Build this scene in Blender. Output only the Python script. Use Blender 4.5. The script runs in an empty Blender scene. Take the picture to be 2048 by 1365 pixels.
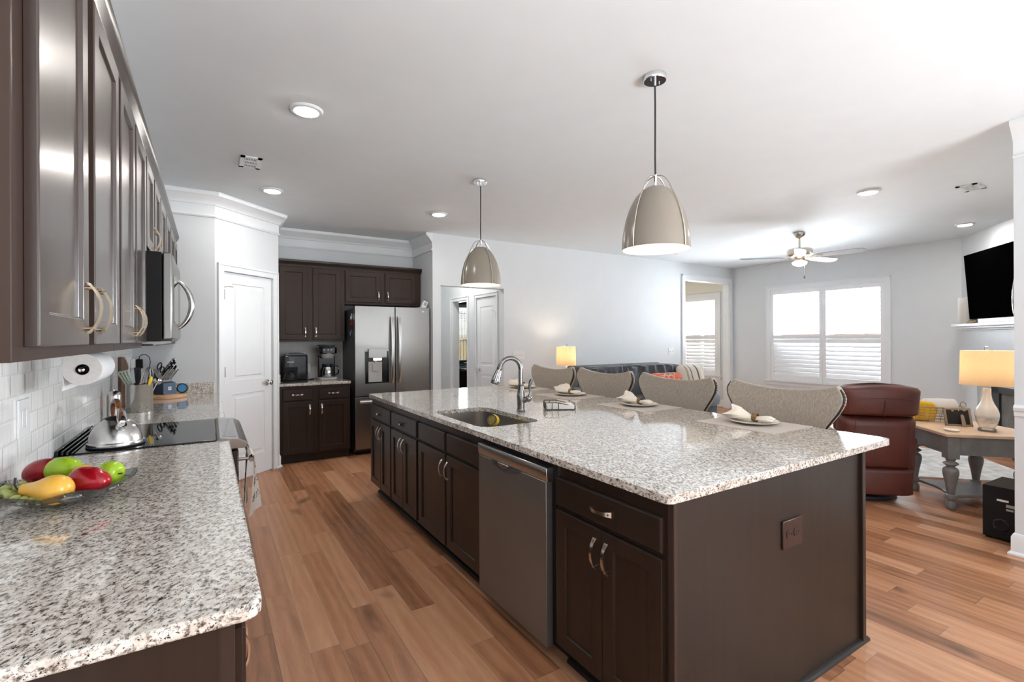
import bpy, bmesh, math, random
from mathutils import Matrix, Vector, noise
SC = bpy.context.scene
COL = SC.collection
PI = math.pi
R = math.radians

# ------------------------------------------------------------------ camera
cam_d = bpy.data.cameras.new('camera')
cam_d.sensor_width = 36.0
cam_d.lens = 971 / 2048 * 36
cam_d.shift_y = -5.5 / 2048
cam_d.clip_start = 0.02
cam = bpy.data.objects.new('camera', cam_d)
COL.objects.link(cam)
cam.matrix_world = Matrix.Translation((0, 0, 1.415)) @ Matrix.Rotation(-0.558, 4, 'Z') @ Matrix.Rotation(PI / 2, 4, 'X') @ Matrix.Rotation(-0.0044, 4, 'Z')
SC.camera = cam

# ------------------------------------------------------------------ world, daylight, exposure
SC.view_settings.view_transform = 'Standard'
SC.view_settings.look = 'None'
SC.view_settings.gamma = 1
SC.view_settings.use_curve_mapping = False
SC.view_settings.exposure = 1.05
SC.cycles.use_denoising = True
SC.cycles.max_bounces = 10
SC.cycles.diffuse_bounces = 5
SC.cycles.glossy_bounces = 5
SC.cycles.transmission_bounces = 8
SC.cycles.sample_clamp_indirect = 6
SC.cycles.caustics_reflective = False
SC.cycles.caustics_refractive = False
world = bpy.data.worlds.new('daylight')
SC.world = world
world.use_nodes = True
world.node_tree.nodes['Background'].inputs[0].default_value = (0.86, 0.93, 1.0, 1)
world.node_tree.nodes['Background'].inputs[1].default_value = 1.0


def area_light(name, loc, direction, sx, sy, power, color):
    d = bpy.data.lights.new(name, 'AREA')
    d.shape = 'RECTANGLE'
    d.size, d.size_y = sx, sy
    d.energy = power
    d.color = color
    o = bpy.data.objects.new(name, d)
    o.location = loc
    o.rotation_euler = Vector(direction).to_track_quat('-Z', 'Y').to_euler()
    COL.objects.link(o)
    return o


sun_d = bpy.data.lights.new('sun', 'SUN')
sun_d.energy = 0.9
sun_d.angle = R(2)
sun_o = bpy.data.objects.new('sun', sun_d)
sun_o.rotation_euler = Vector((0.8, 0.12, -0.6)).to_track_quat('-Z', 'Y').to_euler()
COL.objects.link(sun_o)
# sky light just outside each window, above the line of the fence, and an added ceiling fill
area_light('sky_living_window', (9.75, 4.25, 2.0), (-1, -0.7, 0.35), 2.4, 1.2, 380, (0.88, 0.94, 1.0))
area_light('sky_sunroom_window', (9.7, 6.9, 2.0), (-1, -0.1, 0.1), 1.6, 1.2, 130, (0.97, 0.98, 1.0))
area_light('side_window_fill', (4.75, -1.7, 1.45), (-1, 0.15, 0.15), 1.9, 1.6, 190, (0.93, 0.96, 1.0))  # fill lamp for the added side window, brightens the left tile
area_light('ceiling_fill', (2.4, -4.7, 0.05), (0, 0.3, 1), 3.6, 2.2, 800, (0.90, 0.95, 1.0))  # fill lamp added behind the camera, aimed up to brighten the ceiling
area_light('sky_bedroom_window', (5.2, 10.95, 1.9), (0, -1, 0), 1.6, 0.9, 60, (0.95, 0.97, 1.0))

# ------------------------------------------------------------------ material helpers
MATS = {}


class NT:
    """small helper to wire shader nodes"""

    def __init__(self, name):
        m = bpy.data.materials.new(name)
        m.use_nodes = True
        self.m = m
        self.t = m.node_tree
        self.b = self.t.nodes['Principled BSDF']
        MATS[name] = m

    def n(self, kind, **kw):
        nd = self.t.nodes.new(kind)
        for k, v in kw.items():
            setattr(nd, k, v)
        return nd

    def put(self, sock, val):
        if isinstance(val, bpy.types.NodeSocket):
            self.t.links.new(val, sock)
        elif val is not None:
            sock.default_value = val

    def math(self, op, a, b=None, c=None):
        nd = self.n('ShaderNodeMath', operation=op)
        self.put(nd.inputs[0], a)
        if b is not None:
            self.put(nd.inputs[1], b)
        if c is not None:
            self.put(nd.inputs[2], c)
        return nd.outputs[0]

    def coord(self, kind='Object'):
        return self.n('ShaderNodeTexCoord').outputs[kind]

    def mapping(self, vec, scale=(1, 1, 1), loc=(0, 0, 0), rot=(0, 0, 0)):
        nd = self.n('ShaderNodeMapping')
        self.put(nd.inputs['Vector'], vec)
        nd.inputs['Scale'].default_value = scale
        nd.inputs['Location'].default_value = loc
        nd.inputs['Rotation'].default_value = rot
        return nd.outputs[0]

    def noise(self, vec, scale, detail=2.0, rough=0.5, dist=0.0):
        nd = self.n('ShaderNodeTexNoise')
        self.put(nd.inputs['Vector'], vec)
        nd.inputs['Scale'].default_value = scale
        nd.inputs['Detail'].default_value = detail
        nd.inputs['Roughness'].default_value = rough
        nd.inputs['Distortion'].default_value = dist
        return nd.outputs['Fac']

    def ramp(self, fac, stops, interp='LINEAR'):
        nd = self.n('ShaderNodeValToRGB')
        cr = nd.color_ramp
        cr.interpolation = interp
        while len(cr.elements) < len(stops):
            cr.elements.new(0.5)
        for e, (p, c) in zip(cr.elements, stops):
            e.position = p
            e.color = (c[0], c[1], c[2], 1) if not isinstance(c, (int, float)) else (c, c, c, 1)
        self.put(nd.inputs['Fac'], fac)
        return nd.outputs['Color']

    def mix(self, fac, a, b, mode='MIX'):
        nd = self.n('ShaderNodeMix', data_type='RGBA', blend_type=mode)
        self.put(nd.inputs[0], fac)
        for s, v in ((nd.inputs[6], a), (nd.inputs[7], b)):
            self.put(s, v if isinstance(v, bpy.types.NodeSocket) else (v[0], v[1], v[2], 1))
        return nd.outputs[2]

    def bump(self, height, strength=0.2, dist=0.01):
        nd = self.n('ShaderNodeBump')
        nd.inputs['Strength'].default_value = strength
        nd.inputs['Distance'].default_value = dist
        self.put(nd.inputs['Height'], height)
        self.put(self.b.inputs['Normal'], nd.outputs[0])

    def set(self, color=None, rough=None, metal=None, **kw):
        if color is not None:
            self.put(self.b.inputs['Base Color'], color if isinstance(color, bpy.types.NodeSocket) else (*color[:3], 1))
        if rough is not None:
            self.put(self.b.inputs['Roughness'], rough)
        if metal is not None:
            self.put(self.b.inputs['Metallic'], metal)
        for k, v in kw.items():
            self.put(self.b.inputs[k.replace('_', ' ')], v)
        return self.m


def mat(name, color, rough=0.5, metal=0.0, vary=0.06, scale=6.0, bump=0.0, bscale=200.0, **kw):
    """plain coloured stuff with a faint procedural unevenness"""
    t = NT(name)
    co = t.coord()
    f = t.noise(co, scale, 3)
    c0 = [max(0, x * (1 - vary)) for x in color]
    c1 = [min(1, x * (1 + vary)) for x in color]
    t.set(t.ramp(f, [(0.3, c0), (0.7, c1)]), rough, metal, **kw)
    if bump:
        t.bump(t.noise(co, bscale, 2), bump, 0.002)
    return t.m


def glow(name, color, strength, base=(0.9, 0.9, 0.9)):
    t = NT(name)
    t.set(base, 0.5)
    t.b.inputs['Emission Color'].default_value = (*color, 1)
    t.b.inputs['Emission Strength'].default_value = strength
    return t.m


def wood_dark(name, c0, c1, rough=0.3, axis='Z', spec=0.45, coat=0.0):
    t = NT(name)
    co = t.coord()
    s = {'Z': (28, 28, 1.6), 'X': (1.6, 28, 28), 'Y': (28, 1.6, 28)}[axis]
    g = t.noise(t.mapping(co, s), 1.0, 6, 0.65, 0.4)
    l = t.noise(t.mapping(co, (1.3, 1.3, 1.0)), 1.6, 3)
    f = t.math('ADD', t.math('MULTIPLY', g, 0.6), t.math('MULTIPLY', l, 0.4))
    t.set(t.ramp(f, [(0.3, c0), (0.7, c1)]), rough)
    t.b.inputs['Specular IOR Level'].default_value = spec
    t.b.inputs['Coat Weight'].default_value = coat
    t.b.inputs['Coat Roughness'].default_value = 0.2
    t.bump(g, 0.03, 0.001)
    return t.m


def granite(name):
    t = NT(name)
    co = t.mapping(t.coord(), (1.0, 1.0, 1.0), rot=(0, 0, 0.5))
    st = t.mapping(co, (1.0, 0.62, 1.0))
    a = t.noise(st, 105, 4, 0.66, 0.3)
    b = t.noise(t.mapping(st, loc=(7, 3, 1)), 190, 3, 0.65)
    c = t.noise(t.mapping(co, loc=(2, 9, 4)), 30, 3, 0.6)
    base = t.ramp(a, [(0.31, (0.04, 0.038, 0.036)), (0.38, (0.18, 0.16, 0.143)), (0.43, (0.40, 0.355, 0.31)), (0.50, (0.74, 0.69, 0.63)), (0.66, (0.85, 0.81, 0.76))])
    speck = t.ramp(b, [(0.365, 1.0), (0.40, 0.0)])
    base = t.mix(speck, base, (0.022, 0.022, 0.024))
    tint = t.ramp(c, [(0.36, (0.72, 0.68, 0.64)), (0.6, (1.0, 1.0, 1.0))])
    col = t.mix(1.0, base, tint, 'MULTIPLY')
    t.set(col, 0.09)
    t.b.inputs['Coat Weight'].default_value = 0.5
    t.b.inputs['Coat Roughness'].default_value = 0.04
    return t.m


def plank_floor(name):
    t = NT(name)
    sep = t.n('ShaderNodeSeparateXYZ')
    t.put(sep.inputs[0], t.coord())
    x, y = sep.outputs[0], sep.outputs[1]
    W, L = 0.127, 1.15
    xr = t.math('DIVIDE', x, W)
    row = t.math('FLOOR', xr)
    wn = t.n('ShaderNodeTexWhiteNoise', noise_dimensions='1D')
    t.put(wn.inputs['W'], row)
    off = t.math('MULTIPLY', wn.outputs['Value'], 5.0)
    yr = t.math('ADD', t.math('DIVIDE', y, L), off)
    seg = t.math('FLOOR', yr)
    comb = t.n('ShaderNodeCombineXYZ')
    t.put(comb.inputs[0], row)
    t.put(comb.inputs[1], seg)
    w2 = t.n('ShaderNodeTexWhiteNoise', noise_dimensions='3D')
    t.put(w2.inputs['Vector'], comb.outputs[0])
    rnd = w2.outputs['Value']
    # grain coordinates shifted per plank
    gx = t.n('ShaderNodeCombineXYZ')
    t.put(gx.inputs[0], t.math('ADD', t.math('MULTIPLY', x, 9.0), t.math('MULTIPLY', rnd, 37.0)))
    t.put(gx.inputs[1], t.math('ADD', t.math('MULTIPLY', y, 1.0), t.math('MULTIPLY', rnd, 91.0)))
    g1 = t.noise(gx.outputs[0], 2.2, 6, 0.6, 1.6)
    wv = t.n('ShaderNodeTexWave', wave_type='BANDS', bands_direction='X')
    t.put(wv.inputs['Vector'], gx.outputs[0])
    wv.inputs['Scale'].default_value = 0.55
    wv.inputs['Distortion'].default_value = 7.0
    wv.inputs['Detail'].default_value = 3.0
    wv.inputs['Detail Scale'].default_value = 0.7
    fine = t.noise(t.mapping(gx.outputs[0], (9, 3.0, 1)), 6, 3, 0.6)
    knot = t.noise(t.mapping(gx.outputs[0], (0.35, 1.4, 1), loc=(3, 5, 0)), 1.1, 2, 0.5, 0.6)
    f = t.math('ADD', t.math('ADD', t.math('MULTIPLY', g1, 0.46), t.math('MULTIPLY', wv.outputs['Fac'], 0.10)), t.math('ADD', t.math('MULTIPLY', rnd, 0.42), t.math('MULTIPLY', fine, 0.16)))
    col = t.ramp(f, [(0.25, (0.200, 0.080, 0.036)), (0.46, (0.400, 0.175, 0.083)), (0.62, (0.520, 0.245, 0.128)), (0.85, (0.640, 0.345, 0.195))])
    dark = t.ramp(knot, [(0.25, 0.45), (0.36, 1.0)])
    col = t.mix(1.0, col, dark, 'MULTIPLY')
    fx = t.math('FRACT', xr)
    ex = t.math('MINIMUM', fx, t.math('SUBTRACT', 1.0, fx))
    fy = t.math('FRACT', yr)
    ey = t.math('MULTIPLY', t.math('MINIMUM', fy, t.math('SUBTRACT', 1.0, fy)), L / W)
    e = t.math('MINIMUM', ex, ey)
    gap = t.ramp(e, [(0.008, 1.0), (0.026, 0.0)])
    col = t.mix(t.math('MULTIPLY', gap, 0.75), col, t.mix(rnd, (0.06, 0.028, 0.016), (0.52, 0.32, 0.20)))
    t.set(col, t.math('ADD', 0.27, t.math('MULTIPLY', g1, 0.18)))
    t.b.inputs['Specular IOR Level'].default_value = 0.45
    t.bump(t.math('SUBTRACT', t.math('MULTIPLY', g1, 0.35), gap), 0.12, 0.002)
    return t.m


def tile(name, color, grout, along='Y', rough=0.08, bumpy=0.35):
    """3 x 6 inch running bond wall tile with an uneven hand-made glaze"""
    t = NT(name)
    sep = t.n('ShaderNodeSeparateXYZ')
    t.put(sep.inputs[0], t.coord())
    h = sep.outputs[1] if along == 'Y' else sep.outputs[0]
    z = sep.outputs[2]
    TW, TH = 0.152, 0.0765
    zr = t.math('DIVIDE', t.math('SUBTRACT', z, 0.915), TH)
    row = t.math('FLOOR', zr)
    hr = t.math('ADD', t.math('DIVIDE', h, TW), t.math('MULTIPLY', t.math('MODULO', row, 2.0), 0.5))
    cb = t.n('ShaderNodeCombineXYZ')
    t.put(cb.inputs[0], t.math('FLOOR', hr))
    t.put(cb.inputs[1], row)
    wn = t.n('ShaderNodeTexWhiteNoise', noise_dimensions='3D')
    t.put(wn.inputs['Vector'], cb.outputs[0])
    fz = t.math('FRACT', zr)
    fh = t.math('FRACT', hr)
    ez = t.math('MULTIPLY', t.math('MINIMUM', fz, t.math('SUBTRACT', 1.0, fz)), TH)
    eh = t.math('MULTIPLY', t.math('MINIMUM', fh, t.math('SUBTRACT', 1.0, fh)), TW)
    e = t.math('MINIMUM', ez, eh)
    g = t.ramp(e, [(0.0008, 1.0), (0.0016, 0.0)])
    c0 = [c * 0.93 for c in color]
    col = t.mix(g, t.mix(wn.outputs['Value'], c0, color), grout)
    t.set(col, rough)
    wav = t.noise(t.mapping(t.coord(), (14, 34, 9) if along == 'Y' else (34, 14, 9)), 1.0, 2)
    edge = t.ramp(e, [(0.0, 0.0), (0.006, 1.0)])
    t.bump(t.math('ADD', t.math('MULTIPLY', wav, 1.2), edge), bumpy, 0.004)
    return t.m


def steel(name, color=(0.56, 0.555, 0.55), rough=0.3, axis='Z'):
    t = NT(name)
    s = {'Z': (160, 160, 0.6), 'X': (0.6, 160, 160), 'Y': (160, 0.6, 160)}[axis]
    g = t.noise(t.mapping(t.coord(), s), 1.0, 3)
    t.set(t.ramp(g, [(0.3, [c * 0.97 for c in color]), (0.7, color)]), t.math('ADD', rough - 0.01, t.math('MULTIPLY', g, 0.02)), 1.0)
    t.b.inputs['Anisotropic'].default_value = 0.5
    return t.m


def fabric(name, color, dark, sx=900, sy=220, rough=0.9, bump=0.25):
    t = NT(name)
    co = t.coord('Object')
    a = t.noise(t.mapping(co, (sy, sy, sx * 0.06)), 1.0, 3)
    b = t.noise(t.mapping(co, (sx, sx, sx)), 1.0, 2)
    f = t.math('ADD', t.math('MULTIPLY', a, 0.6), t.math('MULTIPLY', b, 0.4))
    t.set(t.ramp(f, [(0.36, dark), (0.62, color)]), rough)
    t.b.inputs['Sheen Weight'].default_value = 0.15
    t.bump(f, bump, 0.002)
    return t.m


# paints, room shell
mat('wall_paint', (0.735, 0.765, 0.785), 0.65, vary=0.01)
mat('ceiling_paint', (0.81, 0.86, 0.885), 0.8, vary=0.01)
mat('trim_paint', (0.84, 0.865, 0.88), 0.35, vary=0.01)
mat('cream_paint', (0.83, 0.80, 0.72), 0.7, vary=0.01)
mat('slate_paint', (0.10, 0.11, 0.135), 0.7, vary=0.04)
mat('mantel_paint', (0.70, 0.76, 0.80), 0.4, vary=0.02)
mat('shutter_paint', (0.87, 0.875, 0.89), 0.4, vary=0.01)
plank_floor('hickory_floor')
granite('granite')
tile('white_tile', (0.92, 0.92, 0.91), (0.78, 0.77, 0.75), 'Y', 0.08, 0.22)
tile('shaded_tile', (0.62, 0.60, 0.58), (0.72, 0.70, 0.68), 'X', 0.2, 0.1)  # same tile as the white one, alcove shade put into the colour
mat('stone_tile', (0.66, 0.64, 0.60), 0.3, vary=0.1, scale=4)
# joinery
wood_dark('espresso', (0.020, 0.0115, 0.0085), (0.034, 0.021, 0.015), 0.30, spec=0.3)
wood_dark('espresso_satin', (0.030, 0.0165, 0.0115), (0.046, 0.027, 0.019), 0.34, coat=0.55)
wood_dark('espresso_brown', (0.034, 0.020, 0.0145), (0.052, 0.032, 0.024), 0.38, spec=0.22)
wood_dark('espresso_panel', (0.016, 0.0105, 0.007), (0.029, 0.019, 0.013), 0.36, spec=0.25)
mat('toe_black', (0.014, 0.011, 0.010), 0.5)
# metals
steel('steel', (0.31, 0.30, 0.285), 0.30)
steel('steel_side', (0.50, 0.50, 0.50), 0.32)
steel('steel_crock', (0.60, 0.595, 0.585), 0.2)
mat('dish_steel', (0.235, 0.225, 0.215), 0.36, 0.72, vary=0.03)
steel('dish_trim', (0.62, 0.615, 0.60), 0.28)
mat('nickel', (0.66, 0.60, 0.52), 0.24, 1.0, vary=0.03)
mat('bronze_nickel', (0.62, 0.50, 0.36), 0.26, 1.0, vary=0.05)
mat('chrome', (0.80, 0.81, 0.83), 0.08, 1.0, vary=0.01)
mat('faucet_steel', (0.25, 0.243, 0.235), 0.2, 1.0, vary=0.03)
mat('wire_dark', (0.10, 0.085, 0.07), 0.35, 0.9)
mat('sink_steel', (0.42, 0.39, 0.36), 0.3, 1.0, vary=0.04)
# plastics
mat('black_gloss', (0.010, 0.010, 0.011), 0.12)
mat('black_matte', (0.009, 0.009, 0.010), 0.5, Specular_IOR_Level=0.2)
mat('black_glass', (0.006, 0.006, 0.007), 0.03)
mat('screen_black', (0.0012, 0.0012, 0.0013), 0.6, Specular_IOR_Level=0.0)
mat('fridge_grey', (0.062, 0.062, 0.064), 0.4)
mat('white_plastic', (0.82, 0.82, 0.82), 0.35, vary=0.01)
mat('outlet_brown', (0.030, 0.012, 0.009), 0.3)
mat('grey_plastic', (0.42, 0.415, 0.41), 0.35)
mat('navy', (0.010, 0.022, 0.050), 0.35)
mat('navy_light', (0.040, 0.085, 0.15), 0.4)
mat('light_grey_wood', (0.36, 0.35, 0.34), 0.5)
mat('blue_face', (0.10, 0.38, 0.75), 0.25)
mat('maple', (0.62, 0.37, 0.21), 0.45, vary=0.12, scale=14)
mat('walnut', (0.12, 0.052, 0.028), 0.45, vary=0.2, scale=20)
mat('kettle_brown', (0.20, 0.075, 0.026), 0.2, vary=0.35, scale=40)
mat('sage', (0.50, 0.62, 0.52), 0.45)
mat('yellow', (0.86, 0.60, 0.05), 0.4)
mat('orange', (0.72, 0.13, 0.03), 0.4)
# fruit
mat('apple_red', (0.36, 0.005, 0.014), 0.16, vary=0.35, scale=16)
mat('apple_green', (0.36, 0.56, 0.022), 0.22, vary=0.12, scale=20)
mat('pear_yellow', (0.84, 0.46, 0.065), 0.28, vary=0.05, scale=16)
mat('grape_green', (0.36, 0.40, 0.12), 0.25, vary=0.2, scale=60)
mat('stem_brown', (0.05, 0.03, 0.025), 0.6)
# cloth
fabric('chair_linen', (0.50, 0.435, 0.365), (0.31, 0.265, 0.22))
fabric('mat_linen', (0.52, 0.455, 0.39), (0.42, 0.36, 0.305), bump=0.12)
fabric('napkin_cloth', (0.80, 0.72, 0.62), (0.74, 0.66, 0.56), bump=0.06)
fabric('towel_cloth', (0.80, 0.74, 0.67), (0.70, 0.64, 0.57), bump=0.12)
fabric('sofa_cloth', (0.105, 0.118, 0.132), (0.065, 0.073, 0.084))
fabric('sofa_light', (0.17, 0.20, 0.23), (0.12, 0.14, 0.165))
fabric('cream_cloth', (0.70, 0.63, 0.54), (0.62, 0.55, 0.46))
fabric('white_cloth', (0.82, 0.80, 0.77), (0.74, 0.72, 0.69))
fabric('yellow_cloth', (0.85, 0.55, 0.04), (0.72, 0.43, 0.02))
mat('welt', (0.020, 0.016, 0.014), 0.5)
mat('coral_print', (0.74, 0.15, 0.075), 0.85, vary=0.1)
mat('leather', (0.105, 0.028, 0.020), 0.42, vary=0.2, scale=5, bump=0.15, bscale=420)
mat('rug_pile', (0.74, 0.735, 0.72), 0.95, vary=0.22, scale=9, bump=0.6, bscale=55)
mat('paper_white', (0.83, 0.835, 0.85), 0.85, vary=0.02)
mat('paper_end', (0.66, 0.64, 0.62), 0.9, vary=0.05, scale=90)
mat('plate_cream', (0.80, 0.74, 0.65), 0.3)
mat('ring_bronze', (0.22, 0.14, 0.065), 0.45, 0.5, vary=0.25, scale=120)
# lamps
mat('pendant_taupe', (0.30, 0.26, 0.212), 0.22, vary=0.02)
mat('shade_white', (0.85, 0.80, 0.74), 0.6)
mat('fan_blade', (0.40, 0.42, 0.44), 0.4)
mat('table_grey', (0.25, 0.245, 0.24), 0.42, vary=0.15, scale=9)
mat('table_oak', (0.76, 0.55, 0.39), 0.28, vary=0.12, scale=8)
mat('basket_wire', (0.38, 0.32, 0.22), 0.35, 0.8)
mat('candle_wax', (0.78, 0.70, 0.58), 0.5)
mat('speaker_black', (0.010, 0.010, 0.011), 0.55, Specular_IOR_Level=0.25)
mat('frame_wood', (0.19, 0.14, 0.105), 0.5)
mat('iron', (0.030, 0.032, 0.04), 0.45)
mat('mesh_grey', (0.17, 0.17, 0.165), 0.6, vary=0.3)
mat('print_ink', (0.20, 0.165, 0.14), 0.8)
mat('turtle_bronze', (0.30, 0.22, 0.13), 0.4, 0.3)
# outdoors
mat('lawn', (0.16, 0.22, 0.07), 0.9, vary=0.3)
mat('yellow_siding', (0.66, 0.47, 0.24), 0.8)
mat('roof_grey', (0.36, 0.34, 0.33), 0.9)
mat('white_siding', (0.70, 0.68, 0.66), 0.8)
mat('bed_wood', (0.018, 0.008, 0.008), 0.35)
mat('bed_linen', (0.20, 0.30, 0.33), 0.9, vary=0.3)
glow('can_glow', (1.0, 0.955, 0.90), 100)
glow('bulb_glow', (1.0, 0.80, 0.58), 30)
glow('fan_glow', (1.0, 0.95, 0.88), 36)
glow('dispenser_glow', (1.0, 0.92, 0.80), 1.2)


def brick_wall():
    t = NT('brick')
    b = t.n('ShaderNodeTexBrick')
    sep = t.n('ShaderNodeSeparateXYZ')
    t.put(sep.inputs[0], t.coord())
    cb = t.n('ShaderNodeCombineXYZ')
    t.put(cb.inputs[0], t.math('ADD', sep.outputs[1], sep.outputs[0]))
    t.put(cb.inputs[1], sep.outputs[2])
    t.put(b.inputs['Vector'], cb.outputs[0])
    b.inputs['Scale'].default_value = 4.2
    b.inputs['Color1'].default_value = (0.24, 0.16, 0.14, 1)
    b.inputs['Color2'].default_value = (0.17, 0.105, 0.09, 1)
    b.inputs['Mortar'].default_value = (0.32, 0.28, 0.26, 1)
    t.set(b.outputs['Color'], 0.9)


def lamp_shade_mat(name, color, strength):
    """translucent linen drum lit by its own bulb"""
    t = NT(name)
    co = t.coord()
    f = t.noise(t.mapping(co, (40, 40, 700)), 1.0, 3)
    c = t.ramp(f, [(0.3, [x * 0.86 for x in color]), (0.7, color)])
    t.set(c, 0.9)
    tr = t.n('ShaderNodeBsdfTranslucent')
    t.put(tr.inputs[0], c)
    mx = t.n('ShaderNodeMixShader')
    mx.inputs[0].default_value = 0.62
    t.t.links.new(t.b.outputs[0], mx.inputs[1])
    t.t.links.new(tr.outputs[0], mx.inputs[2])
    t.t.links.new(mx.outputs[0], t.t.nodes['Material Output'].inputs[0])


def glass(name, color, rough=0.0, ior=1.45, bump=0.0):
    t = NT(name)
    t.set(color, rough)
    t.b.inputs['Transmission Weight'].default_value = 1.0
    t.b.inputs['IOR'].default_value = ior
    if bump:
        t.bump(t.noise(t.coord(), 90, 2), bump, 0.004)


def pane_glass(name):
    t = NT(name)
    tr = t.n('ShaderNodeBsdfTransparent')
    gl = t.n('ShaderNodeBsdfGlossy')
    gl.inputs['Roughness'].default_value = 0.02
    mx = t.n('ShaderNodeMixShader')
    fr = t.n('ShaderNodeFresnel')
    t.put(mx.inputs[0], t.math('MULTIPLY', fr.outputs[0], 0.7))
    t.t.links.new(tr.outputs[0], mx.inputs[1])
    t.t.links.new(gl.outputs[0], mx.inputs[2])
    t.t.links.new(mx.outputs[0], t.t.nodes['Material Output'].inputs[0])


def mottled_glass():
    """milky glass lamp body with a cloudy silvered band"""
    t = NT('mercury_glass')
    co = t.coord('Object')
    sep = t.n('ShaderNodeSeparateXYZ')
    t.put(sep.inputs[0], co)
    n = t.noise(t.mapping(co, (14, 14, 26)), 1.0, 5, 0.65)
    z = t.math('ADD', sep.outputs[2], t.math('MULTIPLY', n, 0.05))
    band = t.ramp(z, [(0.085, 0.0), (0.115, 1.0), (0.14, 1.0), (0.165, 0.0)])
    f = t.math('MULTIPLY', band, t.ramp(n, [(0.35, 0.25), (0.6, 1.0)]))
    t.set(t.mix(f, (0.93, 0.88, 0.80), (0.42, 0.44, 0.38)), 0.08)
    t.b.inputs['Coat Weight'].default_value = 1.0


def striped_cloth(name, stripes, base, scale):
    t = NT(name)
    sep = t.n('ShaderNodeSeparateXYZ')
    t.put(sep.inputs[0], t.coord())
    f = t.math('FRACT', t.math('MULTIPLY', sep.outputs[0], scale))
    st = [(0.0, base)]
    for a, b, c in stripes:
        st += [(a, c), (b, base)]
    t.set(t.ramp(f, st, 'CONSTANT'), 0.9)


brick_wall()
lamp_shade_mat('shade_linen', (0.92, 0.80, 0.62), 1)

def thin_crystal(name, tint):
    t = NT(name)
    tr = t.n('ShaderNodeBsdfTransparent')
    tr.inputs[0].default_value = (*tint, 1)
    gl = t.n('ShaderNodeBsdfGlossy')
    gl.inputs['Roughness'].default_value = 0.05
    bp = t.n('ShaderNodeBump')
    bp.inputs['Strength'].default_value = 0.5
    bp.inputs['Distance'].default_value = 0.004
    t.put(bp.inputs['Height'], t.noise(t.coord(), 70, 2))
    t.put(gl.inputs['Normal'], bp.outputs[0])
    lw = t.n('ShaderNodeLayerWeight')
    lw.inputs[0].default_value = 0.35
    t.put(lw.inputs['Normal'], bp.outputs[0])
    mx = t.n('ShaderNodeMixShader')
    t.put(mx.inputs[0], t.math('ADD', t.math('MULTIPLY', lw.outputs['Fresnel'], 0.8), 0.10))
    t.t.links.new(tr.outputs[0], mx.inputs[1])
    t.t.links.new(gl.outputs[0], mx.inputs[2])
    t.t.links.new(mx.outputs[0], t.t.nodes['Material Output'].inputs[0])


thin_crystal('crystal', (0.965, 0.985, 0.975))
glass('clear_glass', (0.96, 0.97, 0.97))
pane_glass('window_glass')


def frosted(name, color, clear):
    t = NT(name)
    t.set(color, 0.35)
    tr = t.n('ShaderNodeBsdfTransparent')
    mx = t.n('ShaderNodeMixShader')
    mx.inputs[0].default_value = clear
    t.t.links.new(t.b.outputs[0], mx.inputs[1])
    t.t.links.new(tr.outputs[0], mx.inputs[2])
    t.t.links.new(mx.outputs[0], t.t.nodes['Material Output'].inputs[0])


frosted('frosted_glass', (0.86, 0.84, 0.80), 0.55)
mottled_glass()
striped_cloth('striped_cloth', [(0.15, 0.24, (0.13, 0.12, 0.11)), (0.55, 0.66, (0.42, 0.33, 0.25)), (0.8, 0.85, (0.13, 0.12, 0.11))], (0.66, 0.60, 0.52), 3.2)


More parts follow.
